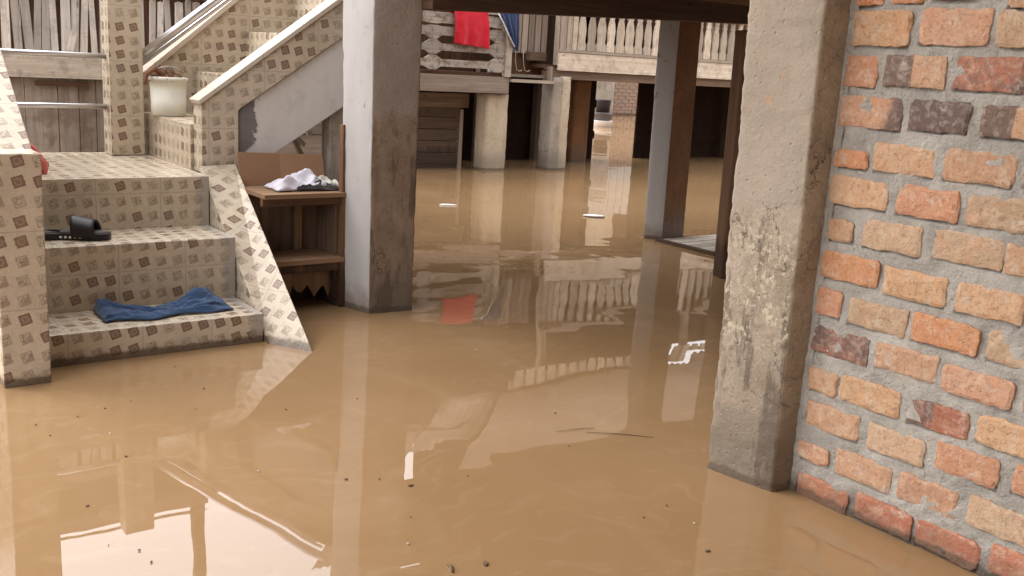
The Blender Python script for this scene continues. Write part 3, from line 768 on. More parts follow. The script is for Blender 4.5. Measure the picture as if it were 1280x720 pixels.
# pale post below the stairs
mb = MB(); mb.box(2.085, 2.19, 4.24, 4.33, ZB, .965, M['wood_pale'])
tag(mb.build('timber_post', bevel=.006), 'pale grey timber post behind the shelf propping up the sloping stairs', 'post')
# broken chair and low plank fence seen under the stair
ch = empty('broken_chair', (2.28, 5.6, 0), 'broken wooden chair frame tangled under the tiled stairs above the cardboard', 'chair')
for nme, a, b, wd in (('leg',(2.19,5.14,.86),(2.385,5.14,.47),.022),('leg',(2.29,5.17,.90),(2.42,5.17,.64),.024),('leg',(2.385,5.22,.95),(2.385,5.22,-.3),.034),('brace',(2.24,5.16,.70),(2.40,5.2,.58),.02),('seat',(2.10,5.16,.655),(2.30,5.16,.672),.03)):
    mb = MB(); mb.bar(a, b, wd, wd*1.2, M['wood_pale' if nme == 'leg' else 'wood_grey']); mb.build(nme, ch)
fn_ = empty('plank_screen', (2.5, 6.0, 0), 'weathered horizontal plank screen behind the stairs above the cardboard', 'screen')
for i in range(7):
    mb = MB(); mb.box(1.72, 3.02, 6.0+.006*(i % 2), 6.02+.006*(i % 2), -.3+i*.145, -.3+i*.145+.138, M['wood_grey']); mb.build('plank', fn_)

# ================================================================== THINGS ON THE STAIRS
# blue cloth
mb = MB()
def blue(u, v):
    x = .895+.47*u; 
    mid = math.sin(math.pi*u)
    y = 3.555+.17*v+ .03*nz((u,v,0),3,2) - .045*mid*(v) + .01*math.sin(u*14)
    z = .112+.006
    wv = max(0, .5-.5*math.cos(2*math.pi*u))
    endl = max(0, 1-u/.22)*.03*v; endr = max(0, (u-.62)/.38); endr = math.sin(math.pi*min(1,endr*1.05))*.042*v
    fold = .011*(1-abs(nz((u*3, v*2.4, 0), 1.7, 4))*2.4)+.006*nz((u*2, v*5, 0), 2.2, 5)+.005*(1-2*abs(nz((u*6+v*1.5, v*3, 0), 2.2, 7)))+.0025*nz((u*22, v*9, 0), 2, 12)
    e = min(1, min(u, 1-u)/.04, v/.12+.2)
    return (x, y, z+max(0, .012*v+fold+endl+endr)*e)
mb.grid(blue, 110, 34, M['blue'])
tag(mb.build('blue_cloth', solid=.003), 'blue cloth lying along the lowest visible tiled step', 'cloth')

def sandal(name, loc, rz, label):
    r = empty(name, (0,0,0), label, 'sandal', 'pair of black slide sandals on the middle step')
    def out(t):    # half widths along the sole
        return .047*(1-.22*math.exp(-((t-.42)/.16)**2))*(math.sin(math.pi*min(1,max(0,(t*.96+.02))))**.38)
    L = .235; mb = MB(); N = 26
    up = [(-L/2+L*i/N, out(i/N), i/N) for i in range(N+1)]
    A = [Vector((x, -w_, 0)) for x, w_, t in up]+[Vector((x, w_, 0)) for x, w_, t in reversed(up)]
    h = .026
    mb.prism([tuple(p) for p in A], (0,0,h), M['rubber']); s_ = mb.build('sole', r, bevel=.004)
    mb = MB()
    mb.prism([(p.x*.9, p.y*.86, h+.0005) for p in A], (0,0,.003), M['rubber_grey']); mb.build('footbed', r)
    mb = MB()
    def sf(u, v):
        t = .46+.36*v; a = math.pi*u; w_ = .052
        return (-L/2+L*t-.012*math.sin(a), -w_*math.cos(a), .012+.075*math.sin(a)**.7*(1-.22*v))
    mb.grid(sf, 20, 6, M['rubber']); mb.build('strap', r, solid=.006)
    mb = MB()
    for k in range(6): mb.box(-.07+.017*k, -.062+.017*k, -.0485, -.0425, .008, .015, M['foam'])
    mb.build('side_dots', r)
    r.location = loc; r.rotation_euler = (0,0,rz)
    return r
sandal('sandal', (.895, 3.925, .3575), R(-28), 'black slide sandal lying whole on the middle tiled step')
sandal('sandal', (.735, 3.965, .3575), R(165), 'black sandal mostly hidden behind the left tiled parapet')

# bucket of husk on the second flight
bk = empty('bucket', (1.575, 4.80, .762), 'dirty white plastic bucket filled with dry brown husk on the first stair tread', 'bucket')
bx_, by_, bz = 1.51, 4.765, .7635
mb = MB(); prof = [(.0,0),(.072,0),(.077,.004),(.080,.10),(.083,.158),(.090,.160),(.090,.176),(.085,.178),(.082,.172),(.080,.10),(.0,.098)]
mb.grid(lambda u, v: (lambda r_, z_: (bx_+r_*math.cos(2*math.pi*u), by_+r_*math.sin(2*math.pi*u), bz+z_))(*[ (lambda i, t: (prof[i][0]*(1-t)+prof[i+1][0]*t, prof[i][1]*(1-t)+prof[i+1][1]*t))(min(int(v*10), 9), v*10-min(int(v*10), 9)) ][0]), 40, 10, M['bucket'])
mb.build('pail', bk)
mb = MB(); mb.tube([(bx_-.09*math.cos(a), by_-.02*math.sin(a), bz+.165+.06*math.sin(a)) for a in [math.pi*i/24 for i in range(25)]], .0014, M['steel'], 6); mb.build('wire_handle', bk)
mb = MB()
for i in range(420):
    a = rnd.uniform(0, 6.28); r_ = .088*math.sqrt(rnd.random()); z_ = bz+.158+rnd.uniform(0,.055)*(1.2-r_/.1)
    c = Vector((bx_+r_*math.cos(a), by_+r_*math.sin(a), z_)); d = Vector((rnd.uniform(-1,1), rnd.uniform(-1,1), rnd.uniform(-.2,.7))).normalized()*rnd.uniform(.012,.03)
    mb.bar(c-d/2, c+d/2, .003, .0015, M['coir'])
mb.tube([(bx_-.03,by_-.02,bz+.185),(bx_-.07,by_-.03,bz+.215),(bx_-.105,by_-.03,bz+.19),(bx_-.115,by_-.02,bz+.14)], [.012,.014,.012,.006], M['coir'], 8)
mb.build('husk', bk, weld=False)
# dark phone-like tray right of the bucket
mb = MB(); mb.box(1.56, 1.70, 4.315, 4.40, .764, .776, M['rubber'])
tag(mb.build('flat_tray', bevel=.003), 'small flat black tray lying between the bucket and the near parapet', 'tray')

# pink-red plastic bag end hanging by the left parapet
pb = empty('plastic_bag', (.83, 4.2, .565), 'crumpled pink-red plastic bag with tied neck slumped beside the left parapet on the landing', 'plastic bag')
mb = MB(); 
mb.grid(lambda u, v: (.848+(.013+.010*math.sin(v*3.1))*math.cos(2*math.pi*u)+.008*nz((u,v,0),5,3)-.03*v*v, 4.24+.03*math.sin(2*math.pi*u), .566+.085*v+.006*nz((u*3,v,0),3,1)), 18, 14, M['pink']); mb.build('bag_body', pb)
mb = MB(); mb.grid(lambda u, v: (.822-.035*v+(.010+.012*math.sin(v*3.14))*math.cos(2*math.pi*u), 4.24+.015*math.sin(2*math.pi*u), .645+.03*v+.014*math.cos(2*math.pi*u)*v), 14, 10, M['pink']); mb.build('bag_neck', pb)

# ================================================================== WOODEN FENCE BEHIND THE LANDING
YF = 5.6; k = YF/6.5
hs = empty('picket_fence_wall', (1.4, YF, 0), 'grey plank wall topped with uneven whitewashed pickets behind the landing', 'fence')
x = .55
while x < 1.42:
    wd = rnd.uniform(.07,.16); mb = MB(); mb.box(x, x+wd-.004, YF+.01, YF+.03, -.2, .90, M['wood_gate']); mb.build('plank', hs); x += wd
zb0, zb1 = 1.1+(.851-1.1)*k, 1.1+(.995-1.1)*k
mb = MB(); mb.box(.5, 1.44, YF-.02, YF+.008, zb0, zb1-.004, M['wood_pale']); mb.build('rail', hs)
mb = MB(); mb.box(1.10, 1.36, YF-.012, YF+.009, zb0-.04, zb0-.018, M['wood_dark']); mb.build('batten', hs)
mb = MB(); mb.box(.5, 3.0, YF-.01, YF+.01, 1.335, 1.385, M['wood_grey']); mb.build('rail', hs)
x = .62
def picket(x, wd, lean, zt):
    mb = MB(); z0 = zb1+rnd.uniform(-.0,.01)
    w0, w1 = wd*rnd.uniform(.85,1.1)/2, wd*rnd.uniform(.75,1.05)/2
    y = YF+.012+rnd.uniform(0,.008)
    mb.prism([(x-w0,y,z0),(x+w0,y,z0),(x+lean+w1,y,zt),(x+lean,y,zt+.004),(x+lean-w1,y,zt-.003)], (0,.014,0), M['wood_slat'])
    mb.build('picket', hs)
while x < 2.3:
    picket(x, rnd.uniform(.024,.05), rnd.uniform(-.028,.018), 1.33-rnd.uniform(0,.03)); x += rnd.uniform(.034,.06)
mb = MB(); mb.bar((1.27,YF-.004,zb1),(1.30,YF-.004,1.13),.03,.012,M['wood_slat'],side=(0,1,0)); mb.build('loose_slat', hs)
# ---- dark room wall behind the pickets and the roof above them
mb = MB()
for i in range(14): mb.box(-.9+i*.30, -.9+i*.30+.296, YF+.8, YF+.82, ZB, 2.0, M['wood_dark'])
hb = empty('plank_house', (1.2, 6, 0), 'dark plank house with a rusty tin roof behind the picket fence', 'house')
mb.build('wall', hb)
def corr(name, parent, x0, x1, ylo, yhi, zlo, zhi, m, pitch=.09, amp=.012, nx=None):
    nx = nx or int((x1-x0)/pitch*6)
    mb = MB(); mb.grid(lambda u, v: (x0+(x1-x0)*u, ylo+(yhi-ylo)*v, zlo+(zhi-zlo)*v+amp*math.sin(2*math.pi*(x0+(x1-x0)*u)/pitch)), nx, 6, m)
    return mb.build(name, parent, solid=.004)
corr('roof', hb, -1.2, 2.1, 5.95, 7.8, 1.86, 2.78, M['tin'])
corr('low_roof', hb, 2.22, 4.6, 6.6, 7.8, 1.9, 2.38, M['tin'])
mb = MB(); mb.bar((2.16,6.3,ZB),(2.13,6.3,4.6),.08,.08,M['wood_brown']); tag(mb.build('reflection_split_pole', bevel=.01), 'tall brown pole added behind the fence to split the sky reflection in the water', 'pole')  # added so that the reflected sky patch is split in two
mb = MB(); mb.box(-1.2, 2.1, 5.96, 5.99, 1.74, 1.83, M['wood_grey']); mb.build('fascia', hb)

# ================================================================== FAR HOUSE ON POSTS
YH = 8.3
fh = empty('stilt_house', (7.5, 9.2, 0), 'wooden house on posts across the flooded yard with a balustraded veranda', 'house')
def fpost(x, y, w_, d, zt, m, label, name='house_post'):
    o = rough_pillar('pillar', [(x,y,ZB),(x+w_,y,ZB),(x+w_,y+d,ZB),(x,y+d,ZB)], [(x,y,zt),(x+w_,y,zt),(x+w_,y+d,zt),(x,y+d,zt)], [m]*4, levels=26, per=4, seed=int(x*7), chip=.006, amp=.002, parent=None)
    return tag(o, label, 'pillar')
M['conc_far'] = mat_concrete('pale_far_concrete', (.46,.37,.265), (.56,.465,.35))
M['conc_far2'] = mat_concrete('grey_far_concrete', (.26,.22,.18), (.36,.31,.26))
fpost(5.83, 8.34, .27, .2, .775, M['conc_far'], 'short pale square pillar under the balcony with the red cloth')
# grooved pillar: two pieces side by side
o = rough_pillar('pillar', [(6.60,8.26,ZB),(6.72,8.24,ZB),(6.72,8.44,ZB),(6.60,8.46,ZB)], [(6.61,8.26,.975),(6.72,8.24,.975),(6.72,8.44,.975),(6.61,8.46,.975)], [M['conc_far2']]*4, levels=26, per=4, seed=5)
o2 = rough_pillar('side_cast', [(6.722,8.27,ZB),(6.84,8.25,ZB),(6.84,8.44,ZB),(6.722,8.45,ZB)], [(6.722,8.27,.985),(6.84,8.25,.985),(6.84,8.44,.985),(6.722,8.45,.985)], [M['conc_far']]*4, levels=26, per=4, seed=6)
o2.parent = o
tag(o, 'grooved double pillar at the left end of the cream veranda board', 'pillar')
fpost(7.52, 9.0, .25, .2, .95, M['conc_shade'], 'brown pillar in the dark under the veranda, left of the lit alley')
# veranda board, low beam, balusters
mb = MB(); mb.box(6.67, 10.6, YH-.03, YH, 1.045, 1.232, M['wood_cream']); mb.build('fascia_board', fh, bevel=.004)
mb = MB(); mb.box(6.55, 10.6, YH+.0, YH+.10, .955, 1.043, M['wood_wall']); mb.build('beam', fh, bevel=.004)
mb = MB(); mb.box(6.5, 10.6, YH+.02, 9.6, 1.06, 1.10, M['wood_dark']); mb.build('floor', fh)
mb = MB(); mb.box(6.66, 10.6, YH-.04, YH+.02, 1.235, 1.262, M['wood_cream']); mb.build('bottom_rail', fh)
mb = MB(); mb.box(6.66, 10.6, YH-.04, YH+.03, 1.70, 1.75, M['wood_cream']); mb.build('top_rail', fh)
prof = [(0,.058),(.07,.058),(.075,.050),(.10,.044),(.16,.050),(.22,.053),(.30,.040),(.345,.026),(.355,.036),(.37,.036),(.38,.028),(.42,.040),(.436,.046)]
def baluster(x):
    mb = MB(); s1 = rnd.uniform(.88,1.1); ln = rnd.uniform(-.006,.006)
    o_ = [(x+w_*s1+ln*z, YH-.012, 1.264+z) for z, w_ in prof]+[(x-w_*s1+ln*z, YH-.012, 1.264+z) for z, w_ in reversed(prof)]
    mb.prism(o_, (0,.022,0), M['wood_cream']); mb.build('baluster', fh, bevel=.002)
x = 6.98
while x < 10.5: baluster(x); x += .137
for i in range(3):   # plain slats at the left end
    mb = MB(); mb.box(6.695+i*.075, 6.76+i*.075, YH-.015, YH+.01, 1.262, 1.70, M['wood_cream' if i else 'wood_grey']); mb.build('slat', fh)
# plank walls, door gaps behind the balusters
mb = MB()
for i in range(26): mb.box(6.0+i*.22, 6.3+i*.22+.215, 9.7+.004*(i % 2), 9.72+.004*(i % 2), 1.1, 4.6 if i < 15 else 2.74, M['wood_dark'])
mb.build('wall', fh)
# upper facade and roof, seen only in the water
corr('roof_right', fh, 9.55, 11.6, 8.4, 9.8, 2.62, 4.9, M['tin'], .11, .016)
corr('roof', fh, 5.95, 9.55, 8.0, 9.6, 2.34, 4.9, M['tin'], .11, .016)
mb = MB()
for i in range(22): mb.box(6.15+i*.15, 6.15+i*.15+.10, 8.02, 8.035, 2.14, 2.30, M['wood_cream'])
mb.box(6.1, 9.55, 8.036, 8.06, 2.22, 2.31, M['wood_grey']); mb.build('eave_fringe', fh)
for x in (6.7, 9.0, 10.6):
    mb = MB(); mb.box(x, x+.08, YH+.03, YH+.11, 1.1, 2.4, M['wood_cream']); mb.build('veranda_post', fh)
bh = empty('balcony_house', (4.6, 9.0, 1), 'plank house with a tin roof rising behind the carved balcony, seen in the water', 'house')
mb = MB()
for i in range(10): mb.box(4.5+i*.16, 4.5+i*.16+.156, 9.05, 9.07, .98, 2.95, M['wood_dark'])
mb.build('wall', bh)
corr('roof', bh, 4.75, 5.30, 8.35, 9.9, 2.55, 4.9, M['tin'], .11, .016)
corr('lower_roof', bh, 5.32, 6.1, 8.2, 8.75, 2.40, 3.12, M['tin'], .11, .012)
corr('upper_roof', bh, 5.32, 6.3, 9.3, 9.9, 3.82, 4.9, M['tin'], .11, .012)
yf = empty('yard_fence', (3.4, 9.5, 0), 'brown plank fence closing the yard left of the balcony house, hidden by the square pillar', 'fence')
x = 2.0
while x < 4.95:
    wd = rnd.uniform(.12, .2); mb = MB(); mb.box(x, x+wd-.005, 9.5, 9.52, -.3, 1.85+rnd.uniform(-.05,.05), M['wood_wall']); mb.build('plank', yf); x += wd
# ---- dark partitions under the house
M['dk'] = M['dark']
up = empty('under_house_partition', (8, 9.3, 0), 'near-black plank partition, coloured as deep shade, closing the dark space under the veranda', 'partition')
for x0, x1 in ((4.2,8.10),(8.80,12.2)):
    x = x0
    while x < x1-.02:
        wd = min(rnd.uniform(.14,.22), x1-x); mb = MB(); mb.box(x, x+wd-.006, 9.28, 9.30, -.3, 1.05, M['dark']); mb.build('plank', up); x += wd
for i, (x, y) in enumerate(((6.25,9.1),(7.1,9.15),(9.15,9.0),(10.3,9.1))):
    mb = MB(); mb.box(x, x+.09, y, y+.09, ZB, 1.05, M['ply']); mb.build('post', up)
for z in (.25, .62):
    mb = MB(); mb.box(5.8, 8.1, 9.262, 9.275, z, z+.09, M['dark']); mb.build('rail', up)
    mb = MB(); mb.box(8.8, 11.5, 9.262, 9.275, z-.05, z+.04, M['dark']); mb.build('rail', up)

# ---- balcony at left with red cloth
bl = empty('carved_balcony', (5.5, 8.3, .95), 'whitewashed balcony of notched horizontal boards on a grey beam, draped with red and blue cloth', 'balcony')
def zpx(yc): return 1.534-(yc/3.27-15)*.0072
mb = MB(); mb.box(4.6, 6.05, YH-.02, YH+.10, .785, .948, M['wood_grey']); mb.build('beam', bl, bevel=.005)
mb = MB(); mb.box(4.6, 6.05, YH+.02, 9.5, .95, .98, M['wood_dark']); mb.build('floor', bl)
def notched(z0, z1, up_, dn):
    """board whose edges swell into carved blocks"""
    xs = 4.62; top = []; bot = []
    cells = []; x = 5.17-.58*1; 
    for c in (4.38, 5.14, 5.90):
        cells.append(c)
    def prof_(x, amt):
        d = min(abs(x-c) for c in cells); return amt*(1 if d < .035 else max(0, 1-(d-.035)/.06))
    N = 160
    T_ = [(4.62+(5.99-4.62)*i/N) for i in range(N+1)]
    mb = MB(); tn_ = rnd.random(); of = rnd.random()*9
    for a, b in zip(T_[:-1], T_[1:]):
        la, lb, ta, tb = z0-prof_(a, dn), z0-prof_(b, dn), z1+prof_(a, up_), z1+prof_(b, up_)
        for q in ([(a,YH-.01,la),(b,YH-.01,lb),(b,YH-.01,tb),(a,YH-.01,ta)], [(b,YH+.015,lb),(a,YH+.015,la),(a,YH+.015,ta),(b,YH+.015,tb)],
                  [(a,YH-.01,ta),(b,YH-.01,tb),(b,YH+.015,tb),(a,YH+.015,ta)], [(a,YH+.015,la),(b,YH+.015,lb),(b,YH-.01,lb),(a,YH-.01,la)]):
            mb.face(q, [(p[0]+of, p[2]+of) for p in q], M['wood_worn'], tn_)
    mb.build('carved_board', bl)
notched(zpx(98), zpx(52), 0, .008)
notched(zpx(150), zpx(112), .008, .036)
notched(zpx(214), zpx(184), .036, .036)
notched(zpx(282), zpx(250), .036, .03)
mb = MB(); mb.box(5.985, 6.055, YH-.035, YH+.04, .95, 1.56, M['wood_pale']); mb.build('corner_post', bl, bevel=.003)
mb = MB(); mb.box(4.6, 6.05, YH-.02, YH+.04, 1.545, 1.575, M['wood_pale']); mb.build('top_rail', bl)
for i in range(10):
    mb = MB(); mb.box(4.6+i*.15, 4.6+i*.15+.145, 9.0, 9.02, .98, 2.6, M['wood_dark']); mb.build('back_plank', bl)
# small white tin on the balcony floor
mb = MB(); mb.tube([(5.86,8.40,1.0),(5.92,8.36,1.0)], .02, M['foam'], 12); tag(mb.build('white_cup', bevel=.002), 'small white cup on the balcony floor by the corner post', 'cup')
# ---- slatted middle part with a narrow shelf platform
md_ = empty('slatted_screen', (6.35, 8.6, 1), 'dull upright slat screen between the carved balcony and the veranda', 'screen')
for i in range(7):
    mb = MB(); mb.box(6.09+i*.085, 6.09+i*.085+.070, 8.5, 8.52, 1.20, 1.75, M['wood_grey']); mb.build('slat', md_)
mb = MB(); mb.box(6.06, 6.70, 8.55, 8.57, .98, 1.75, M['wood_dark']); mb.build('backing', md_)
pl = empty('step_platform', (6.35, 8.3, .92), 'narrow two-rail wooden platform joining balcony and veranda', 'platform')
mb = MB(); mb.box(6.058, 6.60, 8.24, 8.30, .905, .935, M['wood_cream']); mb.build('rail', pl)
mb = MB(); mb.box(6.058, 6.56, 8.34, 8.40, .955, .985, M['wood_grey']); mb.build('rail', pl)
mb = MB(); mb.box(6.54, 6.58, 8.25, 8.29, .936, 1.08, M['wood_grey']); mb.build('upright', pl)
mb = MB(); mb.box(6.40, 6.62, 8.42, 8.5, 1.13, 1.22, M['wood_wall']); tag(mb.build('timber_offcut', bevel=.004), 'brown timber block hanging under the slat screen', 'timber')
for i, (x, s_) in enumerate(((6.14,.05),(6.24,.045))):
    mb = MB(); mb.tube([(x,8.33,1.24),(x+.01,8.33,1.12),(x+.03,8.33,1.03),(x+.07,8.33,1.015),(x+.10,8.33,1.03)], .004, M['wood_worn'], 6)
    tag(mb.build('wire_hook'), ('pale wire loop hanging by the blue cloth','pale wire loop hanging under the slats, right of the other loop')[i], 'wire')
# ---- leaning plank door under the balcony
pd = empty('plank_door', (5.45, 8.6, 0), 'old horizontal plank door standing in the water under the balcony', 'door')
for i in range(6):
    z0 = .0+i*.118-.06
    mb = MB(); mb.hexa([(4.9,8.62,z0),(5.67,8.60-.004*i,z0-.012),(5.67,8.62-.004*i,z0-.012),(4.9,8.64,z0),(4.9,8.62,z0+.11),(5.67,8.60-.004*i,z0+.10),(5.67,8.62-.004*i,z0+.10),(4.9,8.64,z0+.11)], M['wood_wall']); mb.build('plank', pd)
mb = MB(); mb.box(5.67, 5.705, 8.57, 8.63, -.3, .60, M['wood_grey']); mb.build('stile', pd)
mb = MB(); mb.box(4.9, 5.76, 8.56, 8.60, .62, .76, M['wood_wall']); mb.build('header', pd)
# ---- cloths on the rail
def hang(name, x0, x1, ztop, zbot, m, label, seed, skew=0, taper=0):
    mb = MB()
    def fn(u, v):
        # v 0..1 goes from behind the rail, over it, and down the front
        if v < .16: yy = YH+.055; zz = ztop-.12*(1-v/.16)
        elif v < .24: t = (v-.16)/.08; yy = YH+.055-.10*t; zz = ztop+.012*math.sin(math.pi*t)
        else: t = (v-.24)/.76; yy = YH-.047-.012*math.sin(t*3)*1; zz = ztop+(zbot-ztop)*t
        t = max(0, (v-.24)/.76)
        xx = x0+(x1-x0)*(u if not taper else u*(1-taper*t)+taper*t*.85)+skew*t
        yy += -(.014+.006*math.sin(u*7))*math.sin(u*17+seed+1.2*t)*(.25+.75*t)-.006*nz((u*4, v*3, 0), 2, seed)-.004
        zz += .012*nz((u*3, 0, 0), 2, seed+3)*t+ (-.03*u*t)
        return (xx+.006*nz((u, v, 0), 4, seed+9), yy, zz)
    mb.grid(fn, 46, 40, m); return tag(mb.build(name, solid=.004), label, 'cloth')
hang('red_cloth', 5.33, 5.72, 1.578, 1.245, M['red'], 'bright red cloth hung over the carved balcony rail', 3, skew=.03)
hang('blue_towel', 5.86, 6.10, 1.592, 1.24, M['navy'], 'dark blue towel with pale trim hung on the balcony corner post', 8, skew=.03, taper=.8)
mb = MB(); mb.tube([(5.83,YH-.07,1.57),(5.90,YH-.075,1.47),(5.97,YH-.075,1.36),(6.05,YH-.075,1.25)], .008, M['whitecloth'], 8)
tt = mb.build('pale_trim'); tt.parent = bpy.data.objects['blue_towel']

# ================================================================== ALLEY BEYOND THE DARK SPACE
M['far_white'] = mat_paint('far_white_boards', (.45,.42,.38), (.35,.3,.26), .62, .68)
aw = empty('alley_wall', (16, 17.5, 0), 'brick end wall of the lit alley seen through the gap under the house', 'wall')
mb = MB()
for r_ in range(16):
    for c_ in range(18):
        x0 = 13.6+c_*.24+(.12 if r_ % 2 else 0); mb.box(x0, x0+.22, 18.2, 18.24, -.05+r_*.085, .025+r_*.085, M['brick'], tint=None) if False else mb.hexa([(x0,18.2,-.05+r_*.085),(x0+.22,18.2,-.05+r_*.085),(x0+.22,18.24,-.05+r_*.085),(x0,18.24,-.05+r_*.085),(x0,18.2,.02+r_*.085),(x0+.22,18.2,.02+r_*.085),(x0+.22,18.24,.02+r_*.085),(x0,18.24,.02+r_*.085)], M['brick'], tone=0)
        mb.tint[-24:] = [(.24*rnd.uniform(.9,1.1),.16,.12)]*24
mb.build('bricks', aw)
mb = MB(); mb.box(13.4, 18.2, 18.22, 18.34, -.5, 1.30, M['mortar']); mb.build('mortar', aw)
wf = empty('white_board_fence', (16, 18.8, 1), 'bright whitewashed board fence above the alley end wall', 'fence')
for i in range(22):
    mb = MB(); mb.box(13.2+i*.24, 13.2+i*.24+.20, 18.5, 18.52, .3, 2.6, M['far_white']); mb.build('board', wf)
gw = MB(); gw.box(13.9, 15.0, 16.6, 16.7, -.5, 1.7, M['conc_far2']); tag(gw.build('grey_side_wall'), 'plain grey wall at the left of the lit alley', 'wall')
bw_ = MB(); bw_.box(15.55, 16.3, 16.2, 16.4, -.4, .40, M['far_white']); bw_.box(15.66, 16.3, 16.45, 16.5, .42, 1.2, M['far_white']); tag(bw_.build('white_block_wall'), 'whitewashed stepped wall at the right edge of the lit alley', 'wall')
g2 = MB(); g2.bar((11.33,12.80,-.4),(11.33,12.80,1.4),.10,.10,M['wood_shelf']); tag(g2.build('wooden_pole', bevel=.01), 'reddish brown wooden pole standing in the lit alley', 'pole')
g2 = MB(); g2.bar((9.62,11.05,-.4),(9.62,11.05,1.4),.09,.09,M['wood_pale']); tag(g2.build('gate_post', bevel=.01), 'pale post beside the brown pole at the alley mouth', 'post')
g2 = MB(); g2.bar((13.05,14.4,-.4),(13.05,14.4,1.5),.07,.07,M['wood_dark']); tag(g2.build('thin_pole', bevel=.01), 'thin dark pole in the middle of the lit alley', 'pole')
jk = empty('stacked_basins', (12.85, 14.5, 0), 'dark pot on stacked pale basins standing in the flooded alley', 'basins')
for i, (r_, h_, m_) in enumerate(((.20,.12,'foam'),(.20,.12,'rubber_grey'),(.15,.24,'rubber'))):
    mb = MB(); z_ = [.0,.13,.27][i]; mb.tube([(12.78,14.42,z_),(12.78,14.42,z_+h_*.9),(12.78,14.42,z_+h_)], [r_*.85,r_,r_*1.05], M[m_], 20); mb.build(['basin','basin','pot'][i], jk)
ah = empty('alley_house', (16, 20, 0), 'tan house wall rising behind the white board fence of the alley', 'house')
mb = MB(); mb.box(12, 21, 20.0, 20.1, -.5, 6, M['conc_far']); mb.build('wall', ah)
for x in (14.2, 16.4, 18.4):
    mb = MB(); mb.box(x, x+.9, 19.96, 20.02, 2.6, 4.0, M['wood_dark']); mb.build('window', ah)
# ================================================================== NEAR HOUSE ABOVE US
nh = empty('near_house', (4, 1, 1.5), 'underside and back beam of the near house whose floor spans over the water', 'house')
mb = MB(); mb.hexa([(2.22,3.60,1.292),(4.9,3.60,1.395),(4.9,3.70,1.395),(2.22,3.70,1.292),(2.22,3.60,1.54),(4.9,3.60,1.55),(4.9,3.70,1.55),(2.22,3.70,1.54)], M['wood_beam']); mb.build('beam', nh, bevel=.004)
mb = MB(); mb.box(2.45, 4.5, 3.585, 3.598, 1.455, 1.49, M['wood_shelf']); mb.build('batten', nh)
mb = MB(); mb.box(4.9, 7.6, 3.60, 3.70, 1.39, 1.55, M['wood_brown']); mb.build('beam', nh)
mb = MB()
for i in range(30): mb.box(2.12+i*.18, 2.12+i*.18+.176, -3, 4.15, 1.56, 1.585, M['wood_wall'])
mb.build('floor_boards', nh)
mb = MB()
for i in range(27): mb.box(2.66+i*.18, 2.66+i*.18+.176, 4.15, 5.1, 1.56, 1.585, M['wood_wall'])
mb.build('deck_boards', nh)
for y in (-2.2, -1.2, -.2, .8, 2.1, 4.72):
    mb = MB(); mb.box(2.12 if y < 4 else 2.66, 7.5, y, y+.08, 1.46 if y != .8 else 1.47, 1.558, M['wood_brown']); mb.build('joist', nh)
for i in range(12):
    pass
mb = MB()  # upper walls and roof, out of view, put up to block sky light
for i in range(36): mb.box(2.13, 2.15, -3+i*.2, -3+i*.2+.196, 1.59, 3.7, M['wood_wall'])
mb.build('side_wall', nh)
mb = MB()
for i in range(26): mb.box(2.16+i*.2, 2.16+i*.2+.196, 4.13, 4.15, 1.59, 3.7, M['wood_wall'])
mb.build('back_wall', nh)
corr('roof', nh, 1.85, 7.8, -3, 4.5, 3.9, 3.5, M['tin'], .12, .015, nx=240)
# unseen tin canopy over the stair foot, added to block sky light
pr = empty('sky_blocker_roof', (-.5, 2, 3), 'unseen tin canopy over the stair foot, added to block sky light', 'roof')
corr('blocker_sheet', pr, -1.6, 2.1, -2.6, 2.7, 3.05, 3.25, M['tin'], .12, .015, nx=180)
for x, y in ((-1.5,-2.4),(-1.5,2.5)):
    mb = MB(); mb.box(x, x+.1, y, y+.1, ZB, 3.05, M['wood_brown']); mb.build('post', pr)

# unseen plank wall behind the camera, added to darken the faces towards it
bn = empty('rear_light_blocker', (0, -3.6, 0), 'unseen plank wall behind the viewer, added to darken the faces turned towards it', 'house')
mb = MB()
for i in range(34): mb.box(-5+i*.22, -5+i*.22+.216, -3.6, -3.58, ZB, 3.4, M['wood_wall'])
mb.build('wall', bn)
# ================================================================== FLOATING THINGS
bpy.context.view_layer.update()
for i in range(5):
    pass
fl = empty('floating_board', (5.0, 4.4, .01), 'weathered grey board floating between the slim pillar and the dark timber post', 'board')
def lerp2(u, v): 
    a = Vector((4.66,4.61,0)); b = Vector((4.67,4.12,0)); c = Vector((5.30,4.20,0)); d = Vector((5.27,4.62,0))
    return a*(1-u)*(1-v)+b*u*(1-v)+c*u*v+d*(1-u)*v
for i in range(6):
    u0_, u1_ = i/6, (i+.94)/6; z = .016+.002*(i % 2)
    p = [lerp2(u0_,0), lerp2(u1_,0), lerp2(u1_,1), lerp2(u0_,1)]
    mb = MB(); mb.hexa([q+Vector((0,0,-.01)) for q in p]+[q+Vector((0,0,z)) for q in p], M['wood_pale']); mb.build('plank', fl)
mb = MB(); mb.bar((4.655,4.62,.006),(4.66,4.11,.006),.03,.034,M['wood_brown']); mb.build('edge_strip', fl)

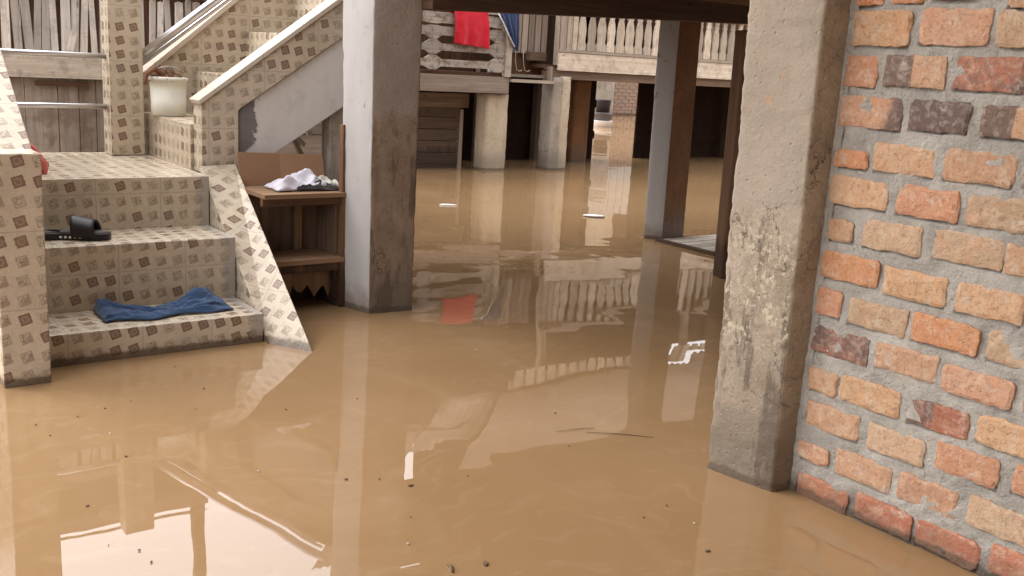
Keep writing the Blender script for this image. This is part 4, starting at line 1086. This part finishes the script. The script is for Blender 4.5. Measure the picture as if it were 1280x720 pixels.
def scrap(x, y, sx, sy, m, label, rz=0, name='floating_scrap', h=.008, seed=0, cat='litter', group=None):
    mb = MB(); n = 9; c, s_ = math.cos(rz), math.sin(rz); o_ = []
    for k in range(n):
        a = 2*math.pi*k/n; q = 1+.35*nz((k, seed, 0), 1.7, seed)
        X, Y = sx*math.cos(a)*q, sy*math.sin(a)*q; o_.append((x+X*c-Y*s_, y+X*s_+Y*c, .0015))
    mb.prism(o_, (0,0,h), m); return tag(mb.build(name), label, cat, group)
scrap(4.13, 6.36, .07, .022, M['foam'], 'small white foam scrap floating in the far water, left of centre', R(-30), 'foam_scrap', seed=1)
scrap(4.93, 5.58, .085, .03, M['foam'], 'longer white foam scrap with dark edge floating near the alley reflection', R(-37), 'foam_scrap', .012, 2)
scrap(4.93, 5.565, .09, .035, M['leaf'], 'dark soggy sliver under the longer white foam scrap', R(-37), 'soggy_sliver', .005, 3)
DEB = [(0.963, 3.118, 1), (1.064, 3.052, 1), (0.98, 2.886, 0.8), (1.219, 2.753, 1.6), (0.829, 3.038, 0.8), (0.744, 3.007, 1), (0.54, 2.958, 1.3), (0.556, 2.855, 1.2), (0.702, 2.793, 1), (0.657, 2.974, 1), (0.695, 2.609, 1.3), (0.533, 2.35, 1.3), (0.963, 2.349, 1.2), (1.142, 2.193, 1.4), (1.219, 2.153, 0.9), (1.058, 3.322, 1), (0.524, 2.131, 0.8), (1.462, 2.742, 0.8), (0.574, 2.072, 1), (0.581, 2.007, 1), (2.137, 3.041, 0.8), (1.271, 2.078, 2.6), (1.964, 2.334, 1), (1.177, 1.919, 0.8), (1.102, 1.803, 1.2), (1.204, 1.636, 3.4), (1.788, 1.651, 1.1), (1.686, 1.629, 0.9), (1.776, 1.54, 1.1), (1.696, 1.421, 2.2), (1.437, 2.056, 0.8), (1.822, 2.091, 0.8), (2.163, 1.868, 1)]
# [1.994 2.074 0.   ]
# [2.158 2.033 0.   ]
# [2.19  2.001 0.   ]
# [1.218 1.661 0.   ]
# [2.021 2.198 0.   ]
# [2.218 2.112 0.   ]
for i, (x, y, s_) in enumerate(DEB):
    scrap(x, y, .0034*s_, .0016*s_, M['leaf'] if i % 4 else M['wood_pale'], 'tiny dark bit of debris floating on the muddy water' if i % 4 else 'tiny pale bit of debris floating on the muddy water', rnd.uniform(0, 3), 'debris_speck', .0025, i+10, 'debris', 'tiny dark floating specks' if i % 4 else 'tiny pale floating specks')
def stick(a, b, r_, label, m='leaf'):
    mb = MB(); a = Vector((*a, .003)); b = Vector((*b, .003)); mid = a.lerp(b, .5)+Vector((.006,.004,0))
    mb.tube([a, mid, b], [r_*.6, r_, r_*.5], M[m], 6); return tag(mb.build('floating_stick'), label, 'stick')
stick((1.12,1.642),(1.128,1.675), .004, 'short thick brown stick floating at the bottom centre of the water')
stick((1.94,2.155),(2.10,2.02), .0014, 'thin dark twig floating left of the rough tan pillar')
stick((1.86,2.20),(1.99,2.17), .001, 'thinner pale twig floating just left of the dark twig', 'wood_shelf')
